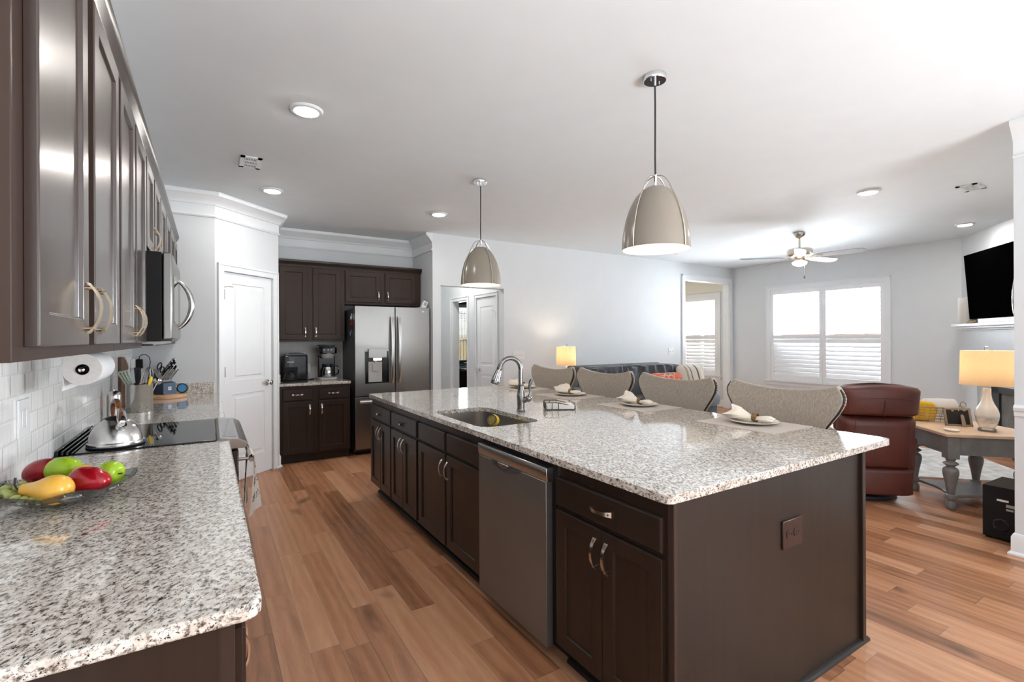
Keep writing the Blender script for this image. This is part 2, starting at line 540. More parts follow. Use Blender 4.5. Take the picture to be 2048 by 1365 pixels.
# ------------------------------------------------------------------ geometry helpers
class MB:
    """collects vertices and faces for ONE mesh object"""

    def __init__(self):
        self.v, self.f = [], []

    def add(self, vs, fs, M=None):
        k = len(self.v)
        if M is not None:
            vs = [tuple(M @ Vector(p)) for p in vs]
        self.v += [tuple(p) for p in vs]
        self.f += [tuple(i + k for i in q) for q in fs]
        return self

    def box(self, a, b, M=None):
        x0, y0, z0 = [min(p, q) for p, q in zip(a, b)]
        x1, y1, z1 = [max(p, q) for p, q in zip(a, b)]
        return self.add([(x0, y0, z0), (x1, y0, z0), (x1, y1, z0), (x0, y1, z0), (x0, y0, z1), (x1, y0, z1), (x1, y1, z1), (x0, y1, z1)],
                        [(0, 3, 2, 1), (4, 5, 6, 7), (0, 1, 5, 4), (1, 2, 6, 5), (2, 3, 7, 6), (3, 0, 4, 7)], M)

    def prism(self, poly, h0, h1, axis='z', M=None):
        n = len(poly)
        mk = {'z': lambda p, h: (p[0], p[1], h), 'x': lambda p, h: (h, p[0], p[1]), 'y': lambda p, h: (p[0], h, p[1])}[axis]
        vs = [mk(p, h0) for p in poly] + [mk(p, h1) for p in poly]
        ar = sum(poly[i][0] * poly[(i + 1) % n][1] - poly[(i + 1) % n][0] * poly[i][1] for i in range(n))
        flip = (ar < 0) ^ (axis == 'y') ^ (h1 < h0)
        fs = [tuple(range(n - 1, -1, -1)), tuple(range(n, 2 * n))] + [(i, (i + 1) % n, n + (i + 1) % n, n + i) for i in range(n)]
        if flip:
            fs = [q[::-1] for q in fs]
        return self.add(vs, fs, M)

    def lathe(self, prof, c=(0, 0, 0), n=28, M=None, sx=1.0, sy=1.0, caps=False):
        vs, fs = [], []
        for r, z in prof:
            for i in range(n):
                a = 2 * PI * i / n
                vs.append((c[0] + max(r, 1e-5) * math.cos(a) * sx, c[1] + max(r, 1e-5) * math.sin(a) * sy, c[2] + z))
        m = len(prof)
        for j in range(m - 1):
            for i in range(n):
                k = (i + 1) % n
                fs.append((j * n + i, j * n + k, (j + 1) * n + k, (j + 1) * n + i))
        if caps and prof[0][0] > 1e-4:
            fs.append(tuple(range(n - 1, -1, -1)))
        if caps and prof[-1][0] > 1e-4:
            fs.append(tuple((m - 1) * n + i for i in range(n)))
        return self.add(vs, fs, M)

    def tube(self, pts, r, n=8, closed=False, M=None, flat=None, up=None):
        """round (or flat = width/thickness ratio) tube along points; r may be a list"""
        P = [Vector(p) for p in pts]
        m = len(P)
        rr = r if isinstance(r, (list, tuple)) else [r] * m
        T = []
        for i in range(m):
            if closed:
                d = P[(i + 1) % m] - P[i - 1]
            else:
                d = P[min(i + 1, m - 1)] - P[max(i - 1, 0)]
            T.append(d.normalized() if d.length > 1e-9 else Vector((0, 0, 1)))
        ref = Vector(up) if up else (Vector((0, 0, 1)) if abs(T[0].z) < 0.9 else Vector((1, 0, 0)))
        N = (ref - T[0] * ref.dot(T[0])).normalized()
        vs, fs = [], []
        for i in range(m):
            N = (ref - T[i] * ref.dot(T[i])) if up else (N - T[i] * N.dot(T[i]))
            N = N.normalized() if N.length > 1e-6 else T[i].orthogonal().normalized()
            B = T[i].cross(N)
            for k in range(n):
                a = 2 * PI * k / n
                q = P[i] + N * (rr[i] * math.cos(a)) + B * (rr[i] * math.sin(a) * (flat or 1.0))
                vs.append(tuple(q))
        for i in range(m if closed else m - 1):
            j = (i + 1) % m
            for k in range(n):
                l = (k + 1) % n
                fs.append((i * n + k, i * n + l, j * n + l, j * n + k))
        if not closed:
            fs.append(tuple(range(n - 1, -1, -1)))
            fs.append(tuple((m - 1) * n + k for k in range(n)))
        return self.add(vs, fs, M)

    def ball(self, c, r, nu=16, nv=10, M=None, fn=None):
        rx, ry, rz = r if isinstance(r, (list, tuple)) else (r, r, r)
        vs, fs = [], []
        for j in range(nv + 1):
            t = PI * j / nv
            for i in range(nu):
                a = 2 * PI * i / nu
                p = Vector((math.sin(t) * math.cos(a), math.sin(t) * math.sin(a), -math.cos(t)))
                if fn:
                    p = Vector(fn(p))
                vs.append((c[0] + rx * p.x, c[1] + ry * p.y, c[2] + rz * p.z))
        for j in range(nv):
            for i in range(nu):
                k = (i + 1) % nu
                fs.append((j * nu + i, j * nu + k, (j + 1) * nu + k, (j + 1) * nu + i))
        return self.add(vs, fs, M)

    def sheet(self, fn, nu, nv, thick=0.0, M=None):
        """a surface fn(u, v) -> point, u and v in 0..1, thickened along its normals"""
        g = [[Vector(fn(i / nu, j / nv)) for i in range(nu + 1)] for j in range(nv + 1)]
        vs = [tuple(p) for row in g for p in row]
        W = nu + 1
        fs = [(j * W + i, j * W + i + 1, (j + 1) * W + i + 1, (j + 1) * W + i) for j in range(nv) for i in range(nu)]
        if thick:
            k = len(vs)
            for j in range(nv + 1):
                for i in range(nu + 1):
                    du = g[j][min(i + 1, nu)] - g[j][max(i - 1, 0)]
                    dv = g[min(j + 1, nv)][i] - g[max(j - 1, 0)][i]
                    nn = du.cross(dv)
                    nn = nn.normalized() if nn.length > 1e-12 else Vector((0, 0, 1))
                    vs.append(tuple(g[j][i] - nn * thick))
            fs += [tuple(x + k for x in q[::-1]) for q in fs[:nu * nv]]
            rim = [i for i in range(nu)] + [nu + j * W for j in range(nv)] + [nv * W + i for i in range(nu, 0, -1)] + [j * W for j in range(nv, 0, -1)]
            m = len(rim)
            fs += [(rim[i], rim[i] + k, rim[(i + 1) % m] + k, rim[(i + 1) % m]) for i in range(m)]
        return self.add(vs, fs, M)

    def loft(self, rings, M=None, caps=True):
        n = len(rings[0])
        vs = [tuple(p) for r in rings for p in r]
        fs = []
        for j in range(len(rings) - 1):
            for i in range(n):
                k = (i + 1) % n
                fs.append((j * n + i, j * n + k, (j + 1) * n + k, (j + 1) * n + i))
        if caps:
            fs.append(tuple(range(n - 1, -1, -1)))
            fs.append(tuple((len(rings) - 1) * n + i for i in range(n)))
        return self.add(vs, fs, M)

    def mold(self, path, prof, side=1, M=None):
        """sweep profile (out, z) along a horizontal polyline; side=1 pushes 'out' to the right"""
        P = [Vector((p[0], p[1])) for p in path]
        m = len(P)
        rings = []
        for i in range(m):
            a = (P[i] - P[i - 1]).normalized() if i > 0 else None
            b = (P[i + 1] - P[i]).normalized() if i < m - 1 else None
            na = Vector((a.y, -a.x)) * side if a else None
            nb = Vector((b.y, -b.x)) * side if b else None
            if na is None:
                o = nb
            elif nb is None:
                o = na
            else:
                o = (na + nb) / max(0.2, 1 + na.dot(nb))
            rings.append([(P[i].x + o.x * d, P[i].y + o.y * d, z) for d, z in prof])
        return self.loft(rings, M)

    def holed(self, outer, inner, z0, z1):
        """flat slab with a hole (both loops lists of xy)"""
        bm = bmesh.new()
        for z, rev in ((z1, False), (z0, True)):
            es = []
            for loop in (outer, inner):
                vv = [bm.verts.new((p[0], p[1], z)) for p in loop]
                es += [bm.edges.new((vv[i], vv[(i + 1) % len(vv)])) for i in range(len(vv))]
            r = bmesh.ops.triangle_fill(bm, use_beauty=True, use_dissolve=False, edges=es, normal=(0, 0, -1 if rev else 1))
        bm.verts.index_update()
        vs = [tuple(v.co) for v in bm.verts]
        fs = [tuple(v.index for v in f.verts) for f in bm.faces]
        bm.free()
        self.add(vs, fs)
        for loop, s in ((outer, 1), (inner, -1)):
            n = len(loop)
            q = [(i, (i + 1) % n, n + (i + 1) % n, n + i) for i in range(n)]
            self.add([(p[0], p[1], z0) for p in loop] + [(p[0], p[1], z1) for p in loop], q if s > 0 else [x[::-1] for x in q])
        return self


ORG = {}


def link_mesh(name, mb, material, parent=None, bevel=0.0, seg=2, smooth=True, sub=0, sharp=35, shift=None, fix=False):
    me = bpy.data.meshes.new(name)
    vs = mb.v
    if shift is not None:
        vs = [(p[0] - shift[0], p[1] - shift[1], p[2] - shift[2]) for p in vs]
    me.from_pydata(vs, [], mb.f)
    me.validate()
    if fix:
        bm = bmesh.new()
        bm.from_mesh(me)
        bmesh.ops.remove_doubles(bm, verts=bm.verts, dist=1e-5)
        bmesh.ops.recalc_face_normals(bm, faces=bm.faces)
        bm.to_mesh(me)
        bm.free()
    if smooth:
        me.shade_smooth()
        me.set_sharp_from_angle(angle=R(sharp))
    me.materials.append(MATS[material])
    o = bpy.data.objects.new(name, me)
    COL.objects.link(o)
    if parent is not None:
        o.parent = parent
    if bevel:
        m = o.modifiers.new('bevel', 'BEVEL')
        m.width, m.segments, m.limit_method, m.angle_limit = bevel, seg, 'ANGLE', R(40)
    if sub:
        m = o.modifiers.new('subdivision', 'SUBSURF')
        m.levels = m.render_levels = sub
    return o


def tag(o, label, cat, group=None):
    o['label'] = label
    o['category'] = cat
    if group:
        o['group'] = group
    return o


def thing(name, label, cat, loc=(0, 0, 0), rotz=0.0, group=None, world=False):
    """an Empty at the thing's base; world=True means its parts are given in room coordinates"""
    o = bpy.data.objects.new(name, None)
    COL.objects.link(o)
    o.empty_display_size = 0.05
    o.location = loc
    o.rotation_euler = (0, 0, rotz)
    tag(o, label, cat, group)
    if world:
        ORG[o.name] = tuple(loc)
    return o


def struct_root(name, loc=(0, 0, 0)):
    o = bpy.data.objects.new(name, None)
    COL.objects.link(o)
    o.location = loc
    o['kind'] = 'structure'
    ORG[o.name] = tuple(loc)
    return o


def org_of(o):
    while o is not None:
        if o.name in ORG:
            return ORG[o.name]
        o = o.parent
    return None


def part(name, mb, material, parent, label=None, **kw):
    o = link_mesh(name, mb, material, parent, shift=org_of(parent), **kw)
    if label:
        o['label'] = label
    return o


def solo(name, mb, material, label, cat, group=None, loc=(0, 0, 0), **kw):
    o = link_mesh(name, mb, material, None, shift=loc, **kw)
    o.location = loc
    return tag(o, label, cat, group)


def struct(name, mb, material, **kw):
    kw.setdefault('smooth', False)
    o = link_mesh(name, mb, material, None, **kw)
    o['kind'] = 'structure'
    return o


def dup(root, loc, rotz=0.0, label=None, group=None):
    r = root.copy()
    COL.objects.link(r)
    r.location = loc
    r.rotation_euler = (0, 0, rotz)
    if label:
        r['label'] = label
    if group:
        r['group'] = group
    for ch in list(root.children):
        c = ch.copy()
        COL.objects.link(c)
        c.parent = r
        for g in ch.children:
            d = g.copy()
            COL.objects.link(d)
            d.parent = c
    return r


def face(x, y, z, deg):
    """local frame: x runs along a front (0 deg faces -y, 90 faces +x, -90 faces -x), y goes into it"""
    return Matrix.Translation((x, y, z)) @ Matrix.Rotation(R(deg), 4, 'Z')


def text_mb(body, size, M, depth=0.0006):
    cu = bpy.data.curves.new('lettering', 'FONT')
    cu.body = body
    cu.size = size
    cu.extrude = depth
    cu.align_x, cu.align_y = 'CENTER', 'CENTER'
    o = bpy.data.objects.new('lettering', cu)
    COL.objects.link(o)
    dg = bpy.context.evaluated_depsgraph_get()
    me = o.evaluated_get(dg).to_mesh()
    mb = MB()
    K = M @ Matrix.Rotation(PI / 2, 4, 'X')
    mb.add([tuple(v.co) for v in me.vertices], [tuple(p.vertices) for p in me.polygons], K)
    o.evaluated_get(dg).to_mesh_clear()
    bpy.data.objects.remove(o)
    bpy.data.curves.remove(cu)
    return mb


def rrect(x0, y0, x1, y1, r, n=6):
    out = []
    for cx, cy, a0 in ((x1 - r, y1 - r, 0), (x0 + r, y1 - r, 90), (x0 + r, y0 + r, 180), (x1 - r, y0 + r, 270)):
        for i in range(n + 1):
            a = R(a0 + 90 * i / n)
            out.append((cx + r * math.cos(a), cy + r * math.sin(a)))
    return out


def curve_prof(pts, k=5):
    """Catmull-Rom refinement of a lathe profile"""
    out = []
    n = len(pts)
    for i in range(n - 1):
        p0, p1, p2, p3 = pts[max(i - 1, 0)], pts[i], pts[i + 1], pts[min(i + 2, n - 1)]
        for j in range(k):
            t = j / k
            q = []
            for c in (0, 1):
                q.append(0.5 * (2 * p1[c] + (p2[c] - p0[c]) * t + (2 * p0[c] - 5 * p1[c] + 4 * p2[c] - p3[c]) * t * t + (3 * p1[c] - p0[c] - 3 * p2[c] + p3[c]) * t ** 3))
            out.append((max(q[0], 0.0), q[1]))
    out.append(pts[-1])
    return out


# ------------------------------------------------------------------ joinery helpers
def shaker(w, h, M, t=0.02, st=0.058, rec=0.009, flat=False):
    """door or drawer front standing on its local x axis, back at y=0, face at y=-t"""
    mb = MB()
    if flat:
        c = 0.006
        vs = [(0, 0, 0), (w, 0, 0), (w, 0, h), (0, 0, h), (0, -t + c, 0), (w, -t + c, 0), (w, -t + c, h), (0, -t + c, h),
              (c, -t, c), (w - c, -t, c), (w - c, -t, h - c), (c, -t, h - c)]
        fs = [(0, 3, 2, 1)] + [(i, (i + 1) % 4, 4 + (i + 1) % 4, 4 + i) for i in range(4)] + [(4 + i, 4 + (i + 1) % 4, 8 + (i + 1) % 4, 8 + i) for i in range(4)] + [(8, 9, 10, 11)]
        return mb.add(vs, fs, M)
    b = 0.004
    e = 0.002

    def ring(i, y):
        return [(i, y, i), (w - i, y, i), (w - i, y, h - i), (i, y, h - i)]
    loops = [ring(0, 0), ring(0, -t + e), ring(e, -t), ring(st, -t), ring(st + b, -t + rec)]
    vs = [p for l in loops for p in l]
    fs = [(0, 3, 2, 1)]
    for j in range(len(loops) - 1):
        fs += [(4 * j + i, 4 * j + (i + 1) % 4, 4 * j + 4 + (i + 1) % 4, 4 * j + 4 + i) for i in range(4)]
    k = 4 * (len(loops) - 1)
    fs.append((k, k + 1, k + 2, k + 3))
    return mb.add(vs, fs, M)


def pull(M, L=0.118, proj=0.030, vertical=True):
    """arched flat bow pull, feet on y=0 and bow towards -y, centred on the frame's origin"""
    mb = MB()
    n = 14
    vs, fs = [], []
    for i in range(n + 1):
        s = -1 + 2 * i / n
        a = s * L / 2
        out = 0.006 + (proj - 0.006) * (1 - abs(s) ** 2.2)
        w = 0.0105 - 0.0042 * (1 - s * s)
        th = 0.0055
        for (dw, yy) in ((-w, th - out), (w, th - out), (w, -out), (-w, -out)):
            vs.append((dw, yy, a) if vertical else (a, yy, dw))
    for i in range(n):
        for k in range(4):
            l = (k + 1) % 4
            fs.append((4 * i + k, 4 * i + l, 4 * i + 4 + l, 4 * i + 4 + k))
    fs += [(3, 2, 1, 0), (4 * n, 4 * n + 1, 4 * n + 2, 4 * n + 3)]
    mb.add(vs, fs, M)
    for s in (-1, 1):
        a = s * L * 0.40
        q = (0, 0, a) if vertical else (a, 0, 0)
        mb.tube([q, (q[0], -0.016, q[2])], 0.0048, 8, M=M)
    return mb


def cabinet_front(root, M, w, z0, doors, drawers, wood, hand, drawer_flat=True):
    """doors: (x0, x1, z0, z1, handle side, 'top'|'bottom'); drawers: (x0, x1, z0, z1, has_handle)"""
    for (x0, x1, a, b, side, end) in doors:
        d = part('door', shaker(x1 - x0, b - a, M @ Matrix.Translation((x0, 0, a))), wood, root, smooth=False, bevel=0.0012, seg=1)
        if side:
            hx = x1 - 0.030 if side == 'r' else x0 + 0.030
            hz = (b - 0.095) if end == 'top' else (a + 0.085)
            part('handle', pull(M @ Matrix.Translation((hx, -0.02, hz))), hand, d, sharp=50, fix=True)
    for (x0, x1, a, b, has) in drawers:
        d = part('drawer', shaker(x1 - x0, b - a, M @ Matrix.Translation((x0, 0, a)), flat=True), wood, root, smooth=False, bevel=0.001, seg=1)
        if has:
            part('handle', pull(M @ Matrix.Translation(((x0 + x1) / 2, -0.02, (a + b) / 2)), vertical=False), hand, d, sharp=50, fix=True)


# ================================================================== ROOM SHELL
CZ = 2.79                                     # ceiling height
struct('floor', MB().box((-0.75, -3.4, -0.06), (9.1, 9.0, 0.0)), 'hickory_floor')
struct('floor_bedroom', MB().box((3.72, 9.0, -0.06), (8.0, 10.7, 0.0)), 'hickory_floor')
struct('ceiling', MB().box((-0.75, -3.4, CZ), (9.1, 9.0, CZ + 0.1)), 'ceiling_paint')
struct('wall_left', MB().box((-0.72, -3.4, 0), (-0.575, 5.5, CZ)), 'wall_paint')
struct('wall_backsplash', MB().box((-0.575, 0.4, 0.915), (-0.567, 5.345, 1.385)), 'white_tile')
struct('wall_end', MB().box((-0.60, 5.36, 0), (0.05, 5.50, CZ)), 'wall_paint')


def wall_run(name, p, q, th, z0, z1, openings, material):
    """upright wall from p to q (thickness to the left of the run), openings = (s0, s1, z0, z1)"""
    P, Q = Vector(p), Vector(q)
    d = (Q - P).normalized()
    L = (Q - P).length
    M = Matrix(((d.x, -d.y, 0, P.x), (d.y, d.x, 0, P.y), (0, 0, 1, 0), (0, 0, 0, 1)))
    mb = MB()
    cuts = sorted(set([0, L] + [s for o in openings for s in o[:2]]))
    for a, b in zip(cuts[:-1], cuts[1:]):
        op = [o for o in openings if o[0] <= a + 1e-6 and o[1] >= b - 1e-6]
        if op:
            o = op[0]
            if o[2] > z0:
                mb.box((a, 0, z0), (b, th, o[2]), M)
            if o[3] < z1:
                mb.box((a, 0, o[3]), (b, th, z1), M)
        else:
            mb.box((a, 0, z0), (b, th, z1), M)
    struct(name, mb, material)
    return M


MP = wall_run('wall_pantry', (0.05, 5.36), (0.655, 5.922), 0.12, 0, CZ, [(0.094, 0.736, 0, 2.075)], 'wall_paint')
struct('wall_pantry_inside', MB().box((-0.5, 6.55, 0), (0.56, 6.62, CZ)), 'wall_paint')
struct('wall_alcove_left', MB().box((0.555, 5.93, 0), (0.655, 6.62, CZ)), 'wall_paint')
struct('wall_back', MB().box((0.555, 6.62, 0), (2.58, 6.74, CZ)), 'wall_paint')
struct('wall_back_tile', MB().box((0.655, 6.612, 0.915), (1.47, 6.62, 1.385)), 'shaded_tile')
struct('wall_alcove_right', MB().box((2.47, 5.9, 0), (2.58, 6.62, CZ)), 'wall_paint')
# long living-room wall with a plain hall opening and a cased opening to the sunroom
wall_run('wall_living', (2.58, 5.9), (8.9, 5.9), 0.13, 0, CZ, [(0.0, 0.97, 0, 2.115), (4.855, 6.19, 0, 2.49)], 'wall_paint')
wall_run('wall_far', (8.9, 8.6), (8.9, 2.30), 0.16, 0, CZ, [(1.42, 2.34, 0.62, 2.26), (3.47, 5.27, 0.62, 2.27)], 'wall_paint')
MD = Matrix(((-0.794, 0.608, 0, 8.9), (-0.608, -0.794, 0, 2.42), (0, 0, 1, 0), (0, 0, 0, 1)))   # x = along the corner wall, -y = into the room
MDW = MD
struct('wall_diagonal', MB().box((0, 0, 0), (2.42, 0.14, CZ), MD), 'wall_paint')
struct('wall_south', MB().box((4.42, 0.80, 0), (7.05, 0.945, CZ)), 'wall_paint')
wall_run('wall_right', (4.42, 0.80), (4.42, -3.4), 0.14, 0, CZ, [(1.6, 3.4, 0.62, 2.25)], 'wall_paint')
wall_run('wall_behind', (4.42, -3.2), (-0.72, -3.2), 0.15, 0, CZ, [(0.35, 3.75, 0.45, 2.45)], 'wall_paint')
# hall, bedroom beyond it, sunroom
struct('wall_hall_left', MB().box((2.47, 6.74, 0), (2.58, 8.2, CZ)), 'wall_paint')
wall_run('wall_hall_right', (3.6, 8.2), (3.6, 6.03), 0.12, 0, CZ, [(0.48, 1.05, 0, 2.05), (1.37, 2.0, 0, 2.05)], 'wall_paint')
struct('wall_hall_end', MB().box((2.47, 8.2, 0), (3.72, 8.32, CZ)), 'wall_paint')
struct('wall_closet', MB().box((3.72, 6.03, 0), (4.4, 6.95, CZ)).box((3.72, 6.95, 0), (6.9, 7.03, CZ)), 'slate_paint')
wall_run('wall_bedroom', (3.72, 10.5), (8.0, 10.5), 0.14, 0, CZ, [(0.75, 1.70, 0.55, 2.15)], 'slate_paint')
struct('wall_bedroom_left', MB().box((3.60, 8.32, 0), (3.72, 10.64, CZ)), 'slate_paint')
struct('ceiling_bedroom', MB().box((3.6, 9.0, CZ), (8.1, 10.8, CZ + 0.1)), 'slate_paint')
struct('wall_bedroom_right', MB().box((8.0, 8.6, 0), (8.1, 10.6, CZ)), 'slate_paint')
struct('wall_sunroom_left', MB().box((6.9, 6.03, 0), (7.0, 8.6, CZ)), 'cream_paint')
struct('wall_sunroom_end', MB().box((6.9, 8.5, 0), (8.9, 8.6, CZ)), 'cream_paint')
struct('wall_sunroom_side', MB().box((8.885, 7.25, 0), (8.9, 8.5, CZ)).box((8.885, 6.03, 2.36), (8.9, 7.25, CZ)), 'cream_paint')
struct('ceiling_sunroom', MB().box((7.0, 6.03, 2.66), (8.9, 8.5, 2.70)), 'cream_paint')

# crown mouldings with a deep frieze and a lower bead
CROWN = [(0.0, CZ - 0.228), (0.014, CZ - 0.228), (0.020, CZ - 0.217), (0.012, CZ - 0.206), (0.006, CZ - 0.202), (0.006, CZ - 0.118), (0.018, CZ - 0.112),
         (0.022, CZ - 0.098), (0.036, CZ - 0.084), (0.066, CZ - 0.046), (0.082, CZ - 0.036), (0.088, CZ - 0.020), (0.088, CZ - 0.001), (0.0, CZ - 0.001)]
struct('trim_1', MB().mold([(-0.574, 5.36), (0.05, 5.36), (0.655, 5.922), (0.655, 6.62), (2.47, 6.62), (2.47, 5.895)], CROWN), 'trim_paint', smooth=True, sharp=30)
struct('trim_2', MB().mold([(4.42, 0.945), (4.42, -3.2)], CROWN), 'trim_paint', smooth=True, sharp=30)
BASE = [(0.0, 0.001), (0.030, 0.001), (0.030, 0.012), (0.016, 0.024), (0.016, 0.115), (0.008, 0.135), (0.0, 0.14)]
struct('baseboard_right', MB().mold([(4.56, 0.945), (4.42, 0.945), (4.42, -3.2)], BASE), 'trim_paint', smooth=True, sharp=30)
struct('baseboard_pantry', MB().mold([(0.605, 5.876), (0.655, 5.922), (0.655, 5.97)], BASE), 'trim_paint', smooth=True, sharp=30)
struct('baseboard_south', MB().mold([(7.0, 0.945), (4.56, 0.945)], BASE), 'trim_paint', smooth=True, sharp=30)
struct('baseboard_living', MB().mold([(3.55, 5.9), (7.37, 5.9)], BASE), 'trim_paint', smooth=True, sharp=30)
struct('baseboard_far', MB().mold([(8.9, 5.78), (8.9, 2.45)], BASE), 'trim_paint', smooth=True, sharp=30)
struct('baseboard_sunroom', MB().mold([(7.0, 8.5), (8.885, 8.5), (8.885, 6.05)], BASE), 'trim_paint', smooth=True, sharp=30)
struct('baseboard_hall', MB().mold([(2.58, 6.0), (2.58, 8.2), (3.6, 8.2)], BASE), 'trim_paint', smooth=True, sharp=30)
RAIL = [(0.0, 0.90), (0.012, 0.90), (0.012, 0.925), (0.024, 0.935), (0.030, 0.955), (0.018, 0.968), (0.0, 0.972)]
struct('trim_3', MB().mold([(4.42, 0.945), (4.42, -3.2)], RAIL), 'trim_paint', smooth=True, sharp=30)


def casing(mb, M, x0, x1, z1, w=0.072, z0=0.0, bottom=False, back=0.0):
    """profiled casing around an opening in local x/z, face towards -y"""
    for a, b, c, d in ((x0 - w, z0, x0, z1 + w), (x1, z0, x1 + w, z1 + w), (x0, z1, x1, z1 + w)) + (((x0 - w, z0 - w, x1 + w, z0),) if bottom else ()):
        mb.box((a, -0.014, b), (c, back, d), M)
    for a, b, c, d in ((x0 - w, z0, x0 - w + 0.018, z1 + w), (x1 + w - 0.018, z0, x1 + w, z1 + w), (x0 - w, z1 + w - 0.018, x1 + w, z1 + w)):
        mb.box((a, -0.022, b), (c, -0.014, d), M)
    return mb


def panel_door(w, h, M, t=0.035, panels=((0.93, 1.97), (0.20, 0.80)), m=0.115):
    """moulded two-panel door leaf: x 0..w, face at y=-t"""
    mb = MB()
    mb.box((0, -t + 0.006, 0), (w, 0, h), M)
    zs = sorted(set([0, h] + [z for p in panels for z in p]))
    for a, b in zip(zs[:-1], zs[1:]):
        hole = any(abs(p[0] - a) < 1e-6 for p in panels)
        if not hole:
            mb.box((0, -t, a), (w, -t + 0.006, b), M)
        else:
            mb.box((0, -t, a), (m, -t + 0.006, b), M)
            mb.box((w - m, -t, a), (w, -t + 0.006, b), M)
            def ring(i, y):
                return [(m + i, y, a + i), (w - m - i, y, a + i), (w - m - i, y, b - i), (m + i, y, b - i)]
            L = [ring(0, -t), ring(0.012, -t + 0.011), ring(0.026, -t + 0.011), ring(0.045, -t + 0.001)]
            vs = [p for l in L for p in l]
            fs = [(4 * j + i, 4 * j + (i + 1) % 4, 4 * j + 4 + (i + 1) % 4, 4 * j + 4 + i) for j in range(3) for i in range(4)] + [(12, 13, 14, 15)]
            mb.add(vs, fs, M)
    return mb


def knob(M):
    K = M @ Matrix.Rotation(PI / 2, 4, 'X')
    return MB().lathe([(0.031, 0), (0.031, 0.006), (0.012, 0.010), (0.010, 0.030), (0.020, 0.036), (0.028, 0.048), (0.027, 0.060), (0.016, 0.068), (0.0, 0.069)], n=20, M=K)


def hinge(M):
    return MB().box((-0.012, -0.010, -0.045), (0.012, 0.0, 0.045), M).tube([M @ Vector((0, -0.012, -0.048)), M @ Vector((0, -0.012, 0.048))], 0.006, 8)


# pantry door (door_1), set in the angled wall
d1 = struct_root('door_1', (0.36, 5.65, 0))
part('door_casing', casing(MB(), MP, 0.094, 0.736, 2.075), 'trim_paint', d1, smooth=False, bevel=0.003)
leaf = part('door_leaf', panel_door(0.632, 2.058, MP @ Matrix.Translation((0.099, 0.045, 0.010)), panels=((1.00, 1.955), (0.215, 0.86)), m=0.105), 'trim_paint', d1, smooth=False)
part('door_knob', knob(MP @ Matrix.Translation((0.655, 0.010, 0.955))), 'chrome', leaf)
for z in (1.85, 1.10, 0.25):
    part('hinge', hinge(MP @ Matrix.Translation((0.108, 0.011, z))), 'nickel', leaf)
part('door_stop', MB().tube([MP @ Vector((0.108, 0.004, 1.92)), MP @ Vector((0.112, -0.035, 1.925)), MP @ Vector((0.165, -0.045, 1.925))], 0.004, 8), 'nickel', leaf)

# hall: open bedroom doorway (door_2) and closet door (door_3) in the right wall of the hall
MH = face(3.6, 8.2, 0, -90)
d2 = struct_root('door_2', (3.6, 7.43, 0))
part('door_casing', casing(MB(), MH, 0.48, 1.05, 2.05, 0.065), 'trim_paint', d2, smooth=False, bevel=0.003)
part('door_jamb', MB().box((0.48, 0, 0), (0.492, 0.12, 2.05), MH).box((1.038, 0, 0), (1.05, 0.12, 2.05), MH).box((0.48, 0, 2.04), (1.05, 0.12, 2.05), MH), 'trim_paint', d2, smooth=False)
d3 = struct_root('door_3', (3.6, 6.5, 0))
part('door_casing', casing(MB(), MH, 1.37, 2.0, 2.05, 0.06), 'trim_paint', d3, smooth=False, bevel=0.003)
leaf = part('door_leaf', panel_door(0.62, 2.035, MH @ Matrix.Translation((1.375, 0.045, 0.008)), panels=((0.99, 1.90), (0.21, 0.85)), m=0.105), 'trim_paint', d3, smooth=False)
part('door_knob', knob(MH @ Matrix.Translation((1.45, 0.010, 0.93))), 'chrome', leaf)
for z in (1.76, 1.06):
    part('hinge', hinge(MH @ Matrix.Translation((1.985, 0.011, z))), 'nickel', leaf)
part('door_stop', MB().tube([MH @ Vector((1.985, 0.004, 1.82)), MH @ Vector((1.98, -0.035, 1.825)), MH @ Vector((1.93, -0.045, 1.825))], 0.004, 8), 'nickel', leaf)

# casing of the sunroom opening
struct('trim_4', casing(MB(), face(0, 5.9, 0, 0), 7.435, 8.77, 2.49, 0.085).box((7.435, 5.9, 0), (7.447, 6.03, 2.49)).box((8.758, 5.9, 0), (8.77, 6.03, 2.49)).box((7.435, 5.9, 2.478), (8.77, 6.03, 2.49)), 'trim_paint')


